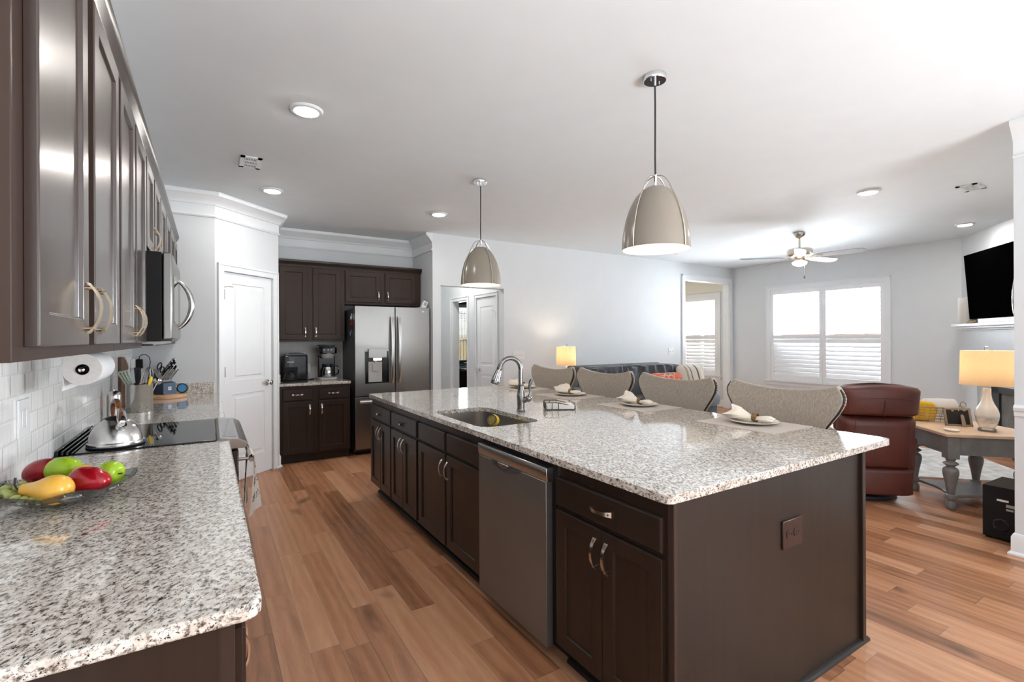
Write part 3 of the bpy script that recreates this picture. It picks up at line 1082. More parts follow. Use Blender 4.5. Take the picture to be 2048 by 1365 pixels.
def shutter_window(name, M, x0, x1, z0, z1, panels, mid, low_tilt, up_tilt, th=0.16):
    """plantation shutters in a cased wall opening; local x along the wall, face to -y"""
    w = struct_root(name, tuple(M @ Vector(((x0 + x1) / 2, 0, z0))))
    fr = casing(MB(), M, x0, x1, z1, 0.085, z0, True)
    fr.box((x0 - 0.105, -0.045, z0 - 0.02), (x1 + 0.105, 0, z0), M)
    part('window_casing', fr, 'trim_paint', w, smooth=False, bevel=0.003)
    part('window_sash', MB().box((x0, th - 0.03, z0), (x0 + 0.04, th, z1), M).box((x1 - 0.04, th - 0.03, z0), (x1, th, z1), M).box((x0, th - 0.03, z1 - 0.04), (x1, th, z1), M)
         .box((x0, th - 0.03, z0), (x1, th, z0 + 0.04), M).box((x0, th - 0.03, mid - 0.02), (x1, th, mid + 0.02), M).box(((x0 + x1) / 2 - 0.03, th - 0.03, z0), ((x0 + x1) / 2 + 0.03, th, z1), M), 'trim_paint', w, smooth=False)
    part('window_glass', MB().box((x0, th - 0.018, z0), (x1, th - 0.014, z1), M), 'window_glass', w, smooth=False)
    n = panels
    pw = (x1 - x0) / n
    st = 0.052
    for i in range(n):
        a, b = x0 + i * pw + 0.002, x0 + (i + 1) * pw - 0.002
        f = part('shutter_frame', MB().box((a, -0.004, z0), (a + st, 0.026, z1), M).box((b - st, -0.004, z0), (b, 0.026, z1), M).box((a + st, -0.004, z0), (b - st, 0.026, z0 + 0.10), M)
                 .box((a + st, -0.004, z1 - 0.075), (b - st, 0.026, z1), M).box((a + st, -0.004, mid - 0.032), (b - st, 0.026, mid + 0.032), M), 'shutter_paint', w, smooth=False, bevel=0.002)
        for lo, hi, tilt in ((z0 + 0.10, mid - 0.032, low_tilt), (mid + 0.032, z1 - 0.075, up_tilt)):
            k = max(1, round((hi - lo) / 0.0735))
            mb = MB()
            for j in range(k):
                zc = lo + (j + 0.5) * (hi - lo) / k
                K = M @ Matrix.Translation((0, 0.011, zc)) @ Matrix.Rotation(tilt, 4, 'X')
                mb.prism([(-0.040, 0), (-0.028, 0.0045), (0.028, 0.0045), (0.040, 0), (0.028, -0.0045), (-0.028, -0.0045)], a + st + 0.002, b - st - 0.002, 'x', K)
            part('louvers', mb, 'shutter_paint', f, smooth=False)
    return w


MF = face(8.9, 8.6, 0, -90)
shutter_window('window_1', MF, 3.47, 5.27, 0.62, 2.27, 2, 1.415, R(62), R(-12))
shutter_window('window_2', MF, 1.42, 2.34, 0.62, 2.26, 1, 1.415, R(48), R(-12))

# bedroom window with blinds
w3 = struct_root('window_3', (4.95, 10.5, 0.55))
MW = face(3.72, 10.5, 0, 0)
part('window_frame', casing(MB(), MW, 0.75, 1.70, 2.15, 0.08, 0.55, True).box((0.75, 0.05, 0.55), (0.80, 0.12, 2.15), MW).box((1.65, 0.05, 0.55), (1.70, 0.12, 2.15), MW).box((0.75, 0.05, 1.36), (1.70, 0.11, 1.41), MW), 'trim_paint', w3, smooth=False)
part('window_glass', MB().box((0.75, 0.09, 0.55), (1.70, 0.094, 2.15), MW), 'window_glass', w3, smooth=False)
bl = MB()
for k in range(38):
    z = 0.60 + k * 0.041
    bl.box((0.76, 0.0, z), (1.69, 0.035, z + 0.003), MW)
for x in (0.9, 1.3, 1.38, 1.46, 1.54):
    bl.box((x, 0.012, 0.58), (x + 0.012, 0.02, 2.14), MW)
part('blind_slats', bl, 'white_plastic', w3, smooth=False)

# dining window behind the camera
w4 = struct_root('window_4', (2.4, -3.2, 0.45))
MB4 = face(4.42, -3.2, 0, 180)
fr = casing(MB(), MB4, 0.35, 3.75, 2.45, 0.09, 0.45, True)
for x in (0.35, 1.44, 1.50, 2.60, 2.66, 3.69):
    fr.box((x, 0.06, 0.45), (x + 0.06, 0.12, 2.45), MB4)
for z in (0.45, 1.42, 2.39):
    fr.box((0.35, 0.06, z), (3.75, 0.12, z + 0.06), MB4)
part('window_frame', fr, 'trim_paint', w4, smooth=False)
part('window_glass', MB().box((0.35, 0.09, 0.45), (3.75, 0.094, 2.45), MB4), 'window_glass', w4, smooth=False)

# unseen side window added to light the left tile and counters
w5 = struct_root('window_5', (4.42, -1.7, 0.62))
MB5 = face(4.42, 0.8, 0, -90)
fr = MB()
for x in (1.6, 2.47, 3.34):
    fr.box((x, 0.05, 0.62), (x + 0.06, 0.11, 2.25), MB5)
for z in (0.62, 1.41, 2.19):
    fr.box((1.6, 0.05, z), (3.4, 0.11, z + 0.06), MB5)
part('window_frame', fr, 'trim_paint', w5, smooth=False)
part('window_glass', MB().box((1.6, 0.085, 0.62), (3.4, 0.089, 2.25), MB5), 'window_glass', w5, smooth=False)

# ------------------------------------------------------------------ outdoors
tag(struct('ground_outside', MB().box((9.1, -6, -0.4), (30, 30, -0.25)).box((-8, 10.7, -0.4), (9.1, 40, -0.25)).box((-8, -20, -0.4), (9.1, -3.5, -0.25)), 'lawn'), 'lawn outside the windows', 'lawn')
solo('garden_wall', MB().box((12.2, -2, -0.3), (12.4, 14, 1.42)).box((12.16, -2, 1.42), (12.44, 14, 1.48)), 'brick', 'pinkish brick garden wall outside the living room shutters', 'wall', loc=(12.3, 6, -0.3), smooth=False)
hs = thing('house', 'neighbouring house with pale roof and yellow siding seen through the bedroom blinds', 'house', (6.6, 19.0, -0.3), world=True)
part('siding', MB().box((2, 18.5, -0.3), (12, 22, 1.55)), 'yellow_siding', hs, smooth=False)
part('upper_siding', MB().box((2, 18.6, 1.55), (12, 22, 2.5)), 'white_siding', hs, smooth=False)
part('roof', MB().prism([(17.9, 2.5), (20.2, 4.6), (22.4, 2.5)], 1.6, 12.4, 'x'), 'roof_grey', hs, smooth=False)


# ================================================================== KITCHEN, LEFT RUN
ML = face(-0.26, 0, 0, 90)                      # fronts facing +x, local x = world y
BZ, TZ = 1.38, 2.29


def left_upper(y0, y1, z0, doors, label):
    r = thing('upper_cabinet', label, 'cabinet', (-0.42, (y0 + y1) / 2, z0), world=True)
    part('carcass', MB().box((y0 + 0.001, 0, z0), (y1 - 0.001, 0.306, TZ), ML), 'espresso_brown', r, smooth=False, bevel=0.0015, seg=1)
    cabinet_front(r, ML, y1 - y0, z0, doors, [], 'espresso_satin', 'bronze_nickel')
    return r


DB, DT = 1.404, 2.268
left_upper(1.05, 1.995, BZ, [(1.108, 1.504, DB, DT, 'r', 'bottom'), (1.583, 1.969, DB, DT, 'l', 'bottom')], 'dark espresso upper cabinet nearest the camera with two arched bronze pulls')
left_upper(1.995, 2.78, BZ, [(2.020, 2.368, DB, DT, 'r', 'bottom'), (2.415, 2.762, DB, DT, 'l', 'bottom')], 'dark espresso upper cabinet beside the black microwave side, above the paper towel roll')
left_upper(2.78, 3.55, 1.83, [(2.80, 3.135, 1.85, DT, 'r', 'bottom'), (3.195, 3.53, 1.85, DT, 'l', 'bottom')], 'short espresso cabinet directly above the microwave')
left_upper(3.55, 4.45, BZ, [(3.58, 3.97, DB, DT, 'r', 'bottom'), (4.03, 4.42, DB, DT, 'l', 'bottom')], 'espresso upper cabinet just beyond the microwave')
left_upper(4.45, 5.355, BZ, [(4.48, 4.87, DB, DT, 'r', 'bottom'), (4.93, 5.33, DB, DT, 'l', 'bottom')], 'farthest espresso upper cabinet of the left row, against the end wall')
CAP = [(0.0, 0.0), (0.010, 0.0), (0.012, 0.012), (0.026, 0.034), (0.032, 0.052), (0.032, 0.066), (-0.30, 0.066), (-0.30, 0.0)]
solo('cabinet_crown', MB().mold([(-0.26, 5.356), (-0.26, 1.05)], [(a, TZ + b) for a, b in CAP], -1), 'espresso', 'dark crown moulding along the top of the left upper cabinets', 'moulding', loc=(-0.4, 3.2, TZ), sharp=30)

# base cabinets and counters of the left run
bc = thing('base_cabinet', 'dark espresso base cabinet under the near granite counter, its end panel facing the camera', 'cabinet', (-0.27, 1.93, 0), world=True)
part('carcass', MB().box((-0.572, 1.062, 0.10), (0.040, 2.795, 0.884)), 'espresso_brown', bc, smooth=False, bevel=0.002, seg=1)
part('end_panel', MB().box((-0.572, 1.056, 0.0), (0.012, 1.062, 0.884)), 'espresso', bc, smooth=False)
part('toe_kick', MB().box((-0.57, 1.064, 0.0), (-0.035, 2.795, 0.10)), 'toe_black', bc, smooth=False)
MBL = face(0.040, 0, 0, 90)
cabinet_front(bc, MBL, 1, 0, [(1.09, 1.49, 0.115, 0.69, 'r', 'top'), (1.52, 1.92, 0.115, 0.69, 'l', 'top'), (1.95, 2.35, 0.115, 0.69, 'r', 'top'), (2.38, 2.77, 0.115, 0.69, 'l', 'top')],
              [(1.09, 1.92, 0.705, 0.85, True), (1.95, 2.77, 0.705, 0.85, True)], 'espresso', 'nickel')
bf = thing('base_cabinet', 'espresso base cabinet beyond the range under the far granite counter', 'cabinet', (-0.27, 4.45, 0), world=True)
part('carcass', MB().box((-0.572, 3.565, 0.10), (0.035, 5.355, 0.884)), 'espresso_brown', bf, smooth=False)
part('toe_kick', MB().box((-0.57, 3.565, 0.0), (-0.035, 5.355, 0.10)), 'toe_black', bf, smooth=False)
cabinet_front(bf, face(0.035, 0, 0, 90), 1, 0, [(3.60, 4.0, 0.115, 0.69, 'r', 'top'), (4.03, 4.43, 0.115, 0.69, 'l', 'top')], [(3.60, 4.43, 0.705, 0.85, True)], 'espresso', 'nickel')
ct = [(-0.566, 1.035)] + [(0.086 - 0.035 + 0.035 * math.cos(R(a)), 1.035 + 0.035 + 0.035 * math.sin(R(a))) for a in (-90, -67, -45, -22, 0)] + [(0.086, 2.795), (-0.566, 2.795)]
solo('countertop', MB().prism(ct, 0.885, 0.915), 'granite', 'speckled granite countertop in the near left corner under the fruit bowl', 'countertop', loc=(-0.24, 1.9, 0.885), bevel=0.006, seg=3)
ct2 = thing('countertop', 'speckled granite countertop beyond the range, under the knife block', 'countertop', (-0.26, 4.46, 0.885), world=True)
part('slab', MB().prism([(-0.566, 3.562), (0.086, 3.562), (0.086, 5.30), (0.04, 5.358), (-0.566, 5.358)], 0.885, 0.915), 'granite', ct2, bevel=0.005, seg=2)
part('backsplash_strip', MB().box((-0.566, 5.336, 0.9155), (0.036, 5.3585, 1.02)), 'granite', ct2, bevel=0.002, seg=1)

# range
rg = thing('range', 'slide-in stainless range with black glass cooktop between the two left counters', 'stove', (-0.24, 3.18, 0), world=True)
part('body', MB().box((-0.56, 2.802, 0.02), (0.09, 3.556, 0.905)), 'black_matte', rg, smooth=False)
part('cooktop', MB().box((-0.50, 2.800, 0.905), (0.030, 3.558, 0.921)), 'black_glass', rg, bevel=0.003)
bt = MB()
for k in range(4):
    x = -0.562 + k * 0.017
    bt.box((x, 2.806, 0.905), (x + 0.009, 3.552, 0.936 - 0.004 * k))
part('vent_trim', bt, 'black_gloss', rg, bevel=0.002, seg=1)
part('control_panel', MB().prism([(0.030, 0.921), (0.045, 0.926), (0.125, 0.917), (0.158, 0.900), (0.168, 0.884), (0.160, 0.868), (0.06, 0.866), (0.030, 0.885)], 2.800, 3.558, 'y'), 'steel', rg, bevel=0.003, sharp=20)
part('display', MB().box((0.055, 2.86, 0.0), (0.118, 3.50, 0.003), Matrix.Translation((0.0, 0, 0.9285)) @ Matrix.Rotation(R(6.2), 4, 'Y')), 'black_glass', rg, smooth=False, label='black glass control display')
part('oven_door', MB().box((0.09, 2.806, 0.20), (0.125, 3.552, 0.855)), 'black_glass', rg, bevel=0.004)
part('oven_handle', MB().tube([(0.185, 2.86, 0.79), (0.185, 3.50, 0.79)], 0.011, 12).tube([(0.12, 2.90, 0.79), (0.185, 2.90, 0.79)], 0.008, 8).tube([(0.12, 3.46, 0.79), (0.185, 3.46, 0.79)], 0.008, 8), 'steel', rg)
part('drawer', MB().box((0.09, 2.806, 0.06), (0.122, 3.552, 0.19)), 'steel', rg, bevel=0.004)

# towel over the oven handle
tw = thing('dish_towel', 'beige dish towel with outlined dogs hanging over the oven handle', 'towel', (0.19, 3.10, 0.48), world=True)
prof = [(0.164, 0.520), (0.165, 0.60), (0.167, 0.70), (0.170, 0.775), (0.176, 0.803), (0.188, 0.811), (0.200, 0.800), (0.203, 0.76), (0.204, 0.68), (0.203, 0.58), (0.201, 0.485)]


def towel_pt(u, v):
    t = v * (len(prof) - 1)
    i = min(int(t), len(prof) - 2)
    f = t - i
    x = prof[i][0] * (1 - f) + prof[i + 1][0] * f
    z = prof[i][1] * (1 - f) + prof[i + 1][1] * f
    fall = max(0.0, 0.80 - z) / 0.315
    x += (u - 0.45) * 0.070 * fall * (1 if v > 0.5 else 0.35) + math.sin(u * 7 + 0.5) * 0.006 * fall
    y = 2.895 + u * 0.165 + 0.01 * fall * math.sin(v * 5)
    return (x, y, z)


body = part('cloth', MB().sheet(towel_pt, 30, 40, 0.0025), 'towel_cloth', tw, sharp=60)
DOG = [(-1.0, 0.2), (-0.75, 0.55), (-0.6, 0.35), (0.5, 0.35), (0.72, 0.75), (0.95, 0.6), (1.25, 0.35), (1.2, 0.2), (0.9, 0.15), (0.75, -0.1), (0.7, -0.75), (0.5, -0.75), (0.45, -0.2), (-0.35, -0.2), (-0.45, -0.75), (-0.65, -0.75), (-0.7, 0.1), (-1.0, 0.2)]
dg = MB()
random.seed(4)
for i in range(3):
    for j in range(7):
        u0, v0 = 0.20 + 0.30 * i + 0.05 * (j % 2), (0.05 + 0.06 * j) if j < 3 else (0.66 + 0.085 * (j - 3))
        a = random.choice((0, 0.3, -0.3, PI / 2))
        pts = []
        for (p, q) in DOG:
            p2, q2 = p * math.cos(a) - q * math.sin(a), p * math.sin(a) + q * math.cos(a)
            u, v = u0 + p2 * 0.105, v0 + q2 * 0.026
            c = Vector(towel_pt(min(max(u, 0.01), 0.99), min(max(v, 0.005), 0.995)))
            c.x += 0.0034 if v > 0.5 else -0.0034
            pts.append(c)
        dg.tube(pts, 0.0009, 4)
part('dog_print', dg, 'print_ink', body)

# microwave over the range
mw = thing('microwave', 'stainless over-the-range microwave with black side and bowed handle', 'microwave', (-0.36, 3.17, 1.405), world=True)
part('body', MB().box((-0.57, 2.786, 1.408), (-0.186, 3.545, 1.826)), 'black_matte', mw, smooth=False, bevel=0.003)
part('door', MB().box((-0.183, 2.784, 1.416), (-0.146, 3.38, 1.826)), 'steel', mw, bevel=0.007, seg=3)
part('control_strip', MB().box((-0.183, 3.384, 1.416), (-0.146, 3.547, 1.826)), 'steel', mw, bevel=0.005)
part('door_window', MB().box((-0.147, 2.90, 1.50), (-0.1445, 3.28, 1.735)), 'black_glass', mw, smooth=False)
hp = [(-0.152 + 0.068 * (1 - abs(k / 12 - 1) ** 2.1) ** 0.8, 3.33, 1.475 + 0.275 * k / 24) for k in range(25)]
part('handle', MB().tube(hp, [0.007 + 0.008 * math.sin(PI * k / 24) ** 0.6 for k in range(25)], 12, up=(0, 1, 0)), 'steel_crock', mw)
part('grille', MB().box((-0.52, 2.80, 1.394), (-0.19, 3.53, 1.408)), 'grey_plastic', mw, smooth=False, bevel=0.002)
part('lamp_lens', MB().box((-0.30, 2.795, 1.388), (-0.22, 2.98, 1.395)), 'black_gloss', mw, smooth=False)

# paper towel roll under the second cabinet
pt = thing('paper_towel_roll', 'white paper towel roll mounted under the upper cabinets', 'paper towel', (-0.387, 2.44, 1.31), world=True)
KR = Matrix.Translation((-0.387, 2.30, 1.309)) @ Matrix.Rotation(-PI / 2, 4, 'X')
part('paper', MB().lathe([(0.019, 0.004), (0.056, 0.0), (0.0565, 0.002), (0.0565, 0.278), (0.056, 0.28), (0.019, 0.28)], n=40, M=KR)
     .sheet(lambda u, v: (-0.387 - 0.0565 + 0.004 * math.sin(v * 3), 2.302 + u * 0.276, 1.309 - v * 0.075), 6, 6, 0.001), 'paper_white', pt)
part('cut_edge', MB().lathe([(0.020, -0.0006), (0.0553, -0.0006), (0.0553, 0.0002), (0.020, 0.0002)], n=40, M=KR), 'paper_end', pt, smooth=False)
part('core', MB().lathe([(0.0195, 0.001), (0.0195, 0.279)], n=24, M=KR), 'black_matte', pt)
part('holder', MB().tube([(-0.387, 2.285, 1.309), (-0.387, 2.60, 1.309)], 0.005, 8).tube([(-0.387, 2.595, 1.309), (-0.387, 2.595, 1.379)], 0.006, 8).lathe([(0.0, -0.018), (0.009, -0.014), (0.009, 0.0)], n=12, M=KR).box((-0.41, 2.58, 1.372), (-0.365, 2.615, 1.3795)), 'chrome', pt)

# plates and plugs on the left wall
sw = thing('switch_plate', 'white double switch plate on the near white backsplash tile', 'switch', (-0.567, 2.39, 1.07), world=True)
part('plate', MB().box((-0.567, 2.335, 1.070), (-0.560, 2.455, 1.205)), 'white_plastic', sw, bevel=0.002)
for y in (2.372, 2.418):
    part('toggle', MB().box((-0.560, y - 0.016, 1.105), (-0.556, y + 0.016, 1.170)), 'white_plastic', sw, bevel=0.002)
ol = thing('wall_outlet', 'white outlet plate with plug at the far end of the white backsplash', 'outlet', (-0.567, 5.18, 1.15), world=True)
part('plate', MB().box((-0.567, 5.10, 1.150), (-0.560, 5.24, 1.27)), 'white_plastic', ol, bevel=0.002)
part('plug', MB().box((-0.560, 5.14, 1.175), (-0.530, 5.20, 1.255)), 'white_plastic', ol, bevel=0.006)
ch = thing('charger', 'black power adapter with looped cord on the end wall by the knife block', 'charger', (-0.51, 5.35, 1.16), world=True)
part('adapter', MB().box((-0.545, 5.315, 1.165), (-0.495, 5.3595, 1.245)), 'black_matte', ch, bevel=0.004)
part('cord', MB().tube([(-0.52, 5.335, 1.245), (-0.518, 5.332, 1.268), (-0.498, 5.33, 1.285), (-0.47, 5.33, 1.285), (-0.448, 5.33, 1.262), (-0.44, 5.33, 1.22), (-0.448, 5.33, 1.17), (-0.46, 5.33, 1.10), (-0.46, 5.32, 1.02), (-0.46, 5.31, 0.92)], 0.003, 6), 'black_matte', ch)

# ---------------------------------------------------------------- fruit bowl
BC = (-0.385, 2.035)
gb = thing('fruit_bowl', 'clear pressed-glass bowl with scalloped rim holding the fruit', 'bowl', (BC[0], BC[1], 0.915), world=True)


def bowl_ring(rr, z, amp, zamp, n=96):
    out = []
    for i in range(n):
        a = 2 * PI * i / n
        s = abs(math.sin(a * 4.0 + 0.4))
        out.append((BC[0] + (rr + amp * s) * math.cos(a), BC[1] + (rr + amp * s) * math.sin(a), z + zamp * s))
    return out


part('bowl', MB().loft([bowl_ring(0.03, 0.9165, 0, 0), bowl_ring(0.075, 0.9165, 0.001, 0), bowl_ring(0.082, 0.920, 0.002, 0), bowl_ring(0.115, 0.931, 0.004, 0.001), bowl_ring(0.146, 0.947, 0.008, 0.005), bowl_ring(0.166, 0.957, 0.013, 0.014), bowl_ring(0.169, 0.961, 0.014, 0.016),
                        bowl_ring(0.164, 0.962, 0.013, 0.015), bowl_ring(0.142, 0.953, 0.008, 0.005), bowl_ring(0.112, 0.938, 0.003, 0.001), bowl_ring(0.078, 0.928, 0.001, 0), bowl_ring(0.03, 0.926, 0, 0)]), 'crystal', gb, sharp=60)
for k in range(8):
    a = PI / 4 * k + 0.29
    rb = MB()
    K = Matrix.Translation((BC[0] + 0.150 * math.cos(a), BC[1] + 0.150 * math.sin(a), 0.9505)) @ Matrix.Rotation(a, 4, 'Z') @ Matrix.Rotation(R(-30), 4, 'Y')
    rb.tube([K @ Vector((0.013 * math.cos(q * PI / 8), 0.026 * math.sin(q * PI / 8), 0)) for q in range(16)], 0.0035, 6, closed=True)
    part('pressed_oval', rb, 'crystal', gb)


def fruit_mat(c, d, roll=0.0):
    """local z points along d (the stem end)"""
    q = Vector(d).normalized().to_track_quat('Z', 'Y').to_matrix().to_4x4()
    return Matrix.Translation(c) @ q @ Matrix.Rotation(roll, 4, 'Z')


def apple_prof(r, h, dip=0.22):
    pr = []
    for k in range(25):
        t = PI * k / 24
        rr = math.sin(t) ** 0.82 * r * (1 + 0.10 * -math.cos(t))
        z = -math.cos(t) * h
        if t > PI * 0.5:
            z -= dip * h * max(0, 1 - rr / (0.48 * r)) ** 1.6
        elif rr < 0.35 * r:
            z += 0.12 * h * (1 - rr / (0.35 * r))
        pr.append((rr, z))
    return pr


def apple(name, label, c, d, r, h, material):
    o = thing(name, label, 'apple' if 'apple' in name else 'mango', (c[0], c[1], c[2] - r * 0.9), world=True, group='fruit in the glass bowl')
    K = fruit_mat(c, d)
    part('flesh', MB().lathe(apple_prof(r, h), n=28, M=K), material, o, sharp=80)
    part('stem', MB().tube([K @ Vector((0, 0, h * 0.70)), K @ Vector((0.002, 0, h * 0.92)), K @ Vector((0.005, 0.002, h * 1.08))], 0.0022, 6), 'stem_brown', o)
    return o


def smooth_fruit(name, label, cat, c, d, r, h, material, squash=0.0):
    o = thing(name, label, cat, (c[0], c[1], c[2] - r * 0.9), world=True, group='fruit in the glass bowl')
    K = fruit_mat(c, d)
    part('flesh', MB().lathe([(math.sin(PI * k / 24) ** 0.9 * r * (1 + 0.10 * math.cos(PI * k / 24)), -math.cos(PI * k / 24) * h) for k in range(25)], n=28, M=K), material, o, sharp=80)
    part('blossom_end', MB().lathe([(0.0, 0.0015), (0.006, 0.001), (0.007, -0.002), (0.0, -0.003)], n=10, M=K @ Matrix.Translation((0, 0, -h * 0.995))), 'stem_brown', o)
    return o


smooth_fruit('mango', 'glossy red fruit at the front right of the glass bowl', 'fruit', (-0.318, 1.985, 0.977), (0.85, -0.45, -0.12), 0.041, 0.060, 'apple_red')
smooth_fruit('mango', 'glossy red fruit at the back left of the bowl against the tile', 'fruit', (-0.472, 2.205, 0.977), (0.75, -0.6, 0.35), 0.042, 0.060, 'apple_red')
smooth_fruit('mango', 'pale green oval fruit in the middle back of the bowl', 'fruit', (-0.412, 2.165, 0.985), (0.8, -0.5, 0.10), 0.040, 0.056, 'apple_green')
apple('apple', 'bright green apple with dimpled stem end at the right of the bowl', (-0.282, 2.078, 0.972), (0.75, -0.55, -0.05), 0.040, 0.038, 'apple_green')
smooth_fruit('peach', 'small orange-yellow fruit half hidden between the green fruits', 'fruit', (-0.352, 2.105, 0.970), (0.5, 0.3, 0.8), 0.034, 0.034, 'pear_yellow')
pr = thing('pear', 'golden yellow pear with curved dark stem lying at the front of the bowl', 'pear', (-0.42, 1.955, 0.94), world=True, group='fruit in the glass bowl')
KP = fruit_mat((-0.406, 1.940, 0.974), (-0.80, 0.42, 0.03))
pp = [(0.0, -0.064), (0.013, -0.0635), (0.028, -0.057), (0.039, -0.044), (0.0435, -0.026), (0.042, -0.008), (0.035, 0.010), (0.027, 0.026), (0.0215, 0.042), (0.0195, 0.056), (0.0165, 0.066), (0.009, 0.072), (0.0, 0.074)]
part('flesh', MB().lathe(pp, n=28, M=KP), 'pear_yellow', pr, sharp=80)
part('stem', MB().tube([KP @ Vector((0, 0, 0.070)), KP @ Vector((0.0, 0, 0.082)), KP @ Vector((0, 0, 0.090)) + Vector((0, 0, 0.014)), KP @ Vector((0, 0, 0.090)) + Vector((0.002, 0, 0.034))], [0.0028, 0.0024, 0.0024, 0.0034], 8), 'stem_brown', pr)
gr = thing('grape_bunch', 'bunch of pale green grapes at the left edge of the bowl', 'grapes', (-0.475, 1.985, 0.93), world=True, group='fruit in the glass bowl')
random.seed(7)
gpos = [(-0.50, 2.00, 0.962), (-0.488, 1.975, 0.960), (-0.472, 1.955, 0.957), (-0.455, 1.935, 0.955), (-0.512, 1.985, 0.968), (-0.497, 2.03, 0.968), (-0.478, 2.01, 0.972), (-0.462, 1.985, 0.966), (-0.515, 2.02, 0.975), (-0.49, 1.955, 0.966), (-0.473, 1.935, 0.961), (-0.435, 1.915, 0.954), (-0.50, 1.965, 0.975), (-0.482, 2.04, 0.978), (-0.452, 1.915, 0.957), (-0.415, 1.905, 0.953)]
for g in gpos:
    a = random.random() * 6
    part('grape', MB().lathe([(0.0, -0.014), (0.006, -0.0125), (0.0098, -0.007), (0.0108, 0.0), (0.0095, 0.007), (0.0055, 0.0125), (0.0, 0.014)], n=12, M=fruit_mat(g, (math.cos(a), math.sin(a), 0.4))), 'grape_green', gr, sharp=80)

# ---------------------------------------------------------------- kettle
kt = thing('kettle', 'brushed steel whistling kettle with brown loop handle on the cooktop', 'kettle', (-0.372, 2.925, 0.921), world=True)
KC = (-0.372, 2.925, 0.921)
part('body', MB().lathe([(0.0, 0.001), (0.104, 0.002), (0.108, 0.006), (0.109, 0.012), (0.1075, 0.020), (0.103, 0.024), (0.102, 0.030), (0.099, 0.048), (0.092, 0.070), (0.080, 0.092), (0.064, 0.110), (0.048, 0.120), (0.040, 0.123), (0.0, 0.124)], KC, n=48), 'steel_crock', kt)
part('base_ring', MB().lathe([(0.106, 0.0), (0.1105, 0.002), (0.1105, 0.006), (0.106, 0.008)], KC, n=48), 'black_matte', kt)
part('lid', MB().lathe([(0.040, 0.122), (0.039, 0.128), (0.030, 0.134), (0.012, 0.137), (0.0, 0.137)], KC, n=28), 'black_matte', kt)
KS = Matrix.Translation(KC) @ Matrix.Rotation(R(-70), 4, 'Z')
part('spout', MB().lathe([(0.022, 0.0), (0.020, 0.030), (0.0185, 0.050), (0.0165, 0.052), (0.010, 0.049), (0.004, 0.050), (0.003, 0.046), (0.0, 0.046)], n=22, M=KS @ Matrix.Translation((0.062, 0, 0.083)) @ Matrix.Rotation(R(58), 4, 'Y')), 'chrome', kt)
part('spout_lever', MB().tube([KS @ Vector(p) for p in ((0.104, 0.016, 0.118), (0.098, 0.017, 0.130), (0.080, 0.012, 0.160), (0.062, 0.006, 0.176))], [0.003, 0.003, 0.004, 0.004], 8).tube([KS @ Vector(p) for p in ((0.104, -0.016, 0.118), (0.098, -0.017, 0.130), (0.080, -0.012, 0.160), (0.062, -0.006, 0.176))], [0.003, 0.003, 0.004, 0.004], 8), 'chrome', kt)
hl = [KS @ Vector((0.056 - 0.010 * 0 + 0.0, 0, 0.128))] + [KS @ Vector((0.058 * math.cos(R(a)), 0, 0.155 + 0.052 * math.sin(R(a)))) for a in range(-10, 200, 15)] + [KS @ Vector((-0.052, 0, 0.122))]
part('handle', MB().tube(hl, [0.005] + [0.0085 + 0.004 * math.sin(PI * k / 13) for k in range(14)] + [0.005], 12), 'kettle_brown', kt)

# steel bottle beyond the range
gd = thing('steel_canister', 'slim stainless canister standing behind the kettle beside the tile', 'canister', (-0.505, 3.90, 0.915), world=True)
part('body', MB().lathe([(0.0, 0), (0.036, 0.0), (0.037, 0.003), (0.037, 0.150), (0.034, 0.166), (0.022, 0.178), (0.010, 0.182), (0.0, 0.183)], (-0.505, 3.90, 0.915), n=28), 'steel_crock', gd)
part('knob', MB().lathe([(0.005, 0.180), (0.005, 0.192), (0.009, 0.197), (0.006, 0.205), (0.0, 0.206)], (-0.505, 3.90, 0.915), n=14), 'chrome', gd)

# utensil crock
CC = (-0.414, 4.27, 0.915)
solo('utensil_crock', MB().lathe([(0.0, 0.002), (0.076, 0.0), (0.0775, 0.004), (0.0775, 0.186), (0.080, 0.190), (0.078, 0.1925), (0.074, 0.190), (0.0735, 0.008), (0.0, 0.008)], CC, n=44), 'steel_crock', 'brushed stainless crock full of cooking utensils', 'crock', loc=CC)


def stick(a, b, r=0.005):
    return MB().tube([a, b], r, 8)


def fan_blade(M, w0, w1, L, slots=0, t=0.004):
    """flat turner blade along local z, slots left open"""
    mb = MB()
    if not slots:
        return mb.prism([(-w0, 0), (w0, 0), (w1, L), (-w1, L)], -t / 2, t / 2, 'y', M)
    n = slots * 2 + 1
    for k in range(n):
        if k % 2 == 0:
            a, b = -1 + 2 * k / n, -1 + 2 * (k + 1) / n
            mb.prism([(w0 * a, 0), (w0 * b, 0), (w1 * b, L), (w1 * a, L)], -t / 2, t / 2, 'y', M)
    mb.box((-w0, -t / 2, -0.006), (w0, t / 2, 0.004), M)
    mb.box((-w1, -t / 2, L - 0.004), (w1, t / 2, L + 0.006), M)
    return mb


UG = 'utensils in the steel crock'


def utensil(name, label, cat, base, lean, roll=0.0):
    o = thing(name, label, cat, base, world=True, group=UG)
    return o, Matrix.Translation(base) @ Vector(lean).normalized().to_track_quat('Z', 'Y').to_matrix().to_4x4() @ Matrix.Rotation(roll, 4, 'Z')


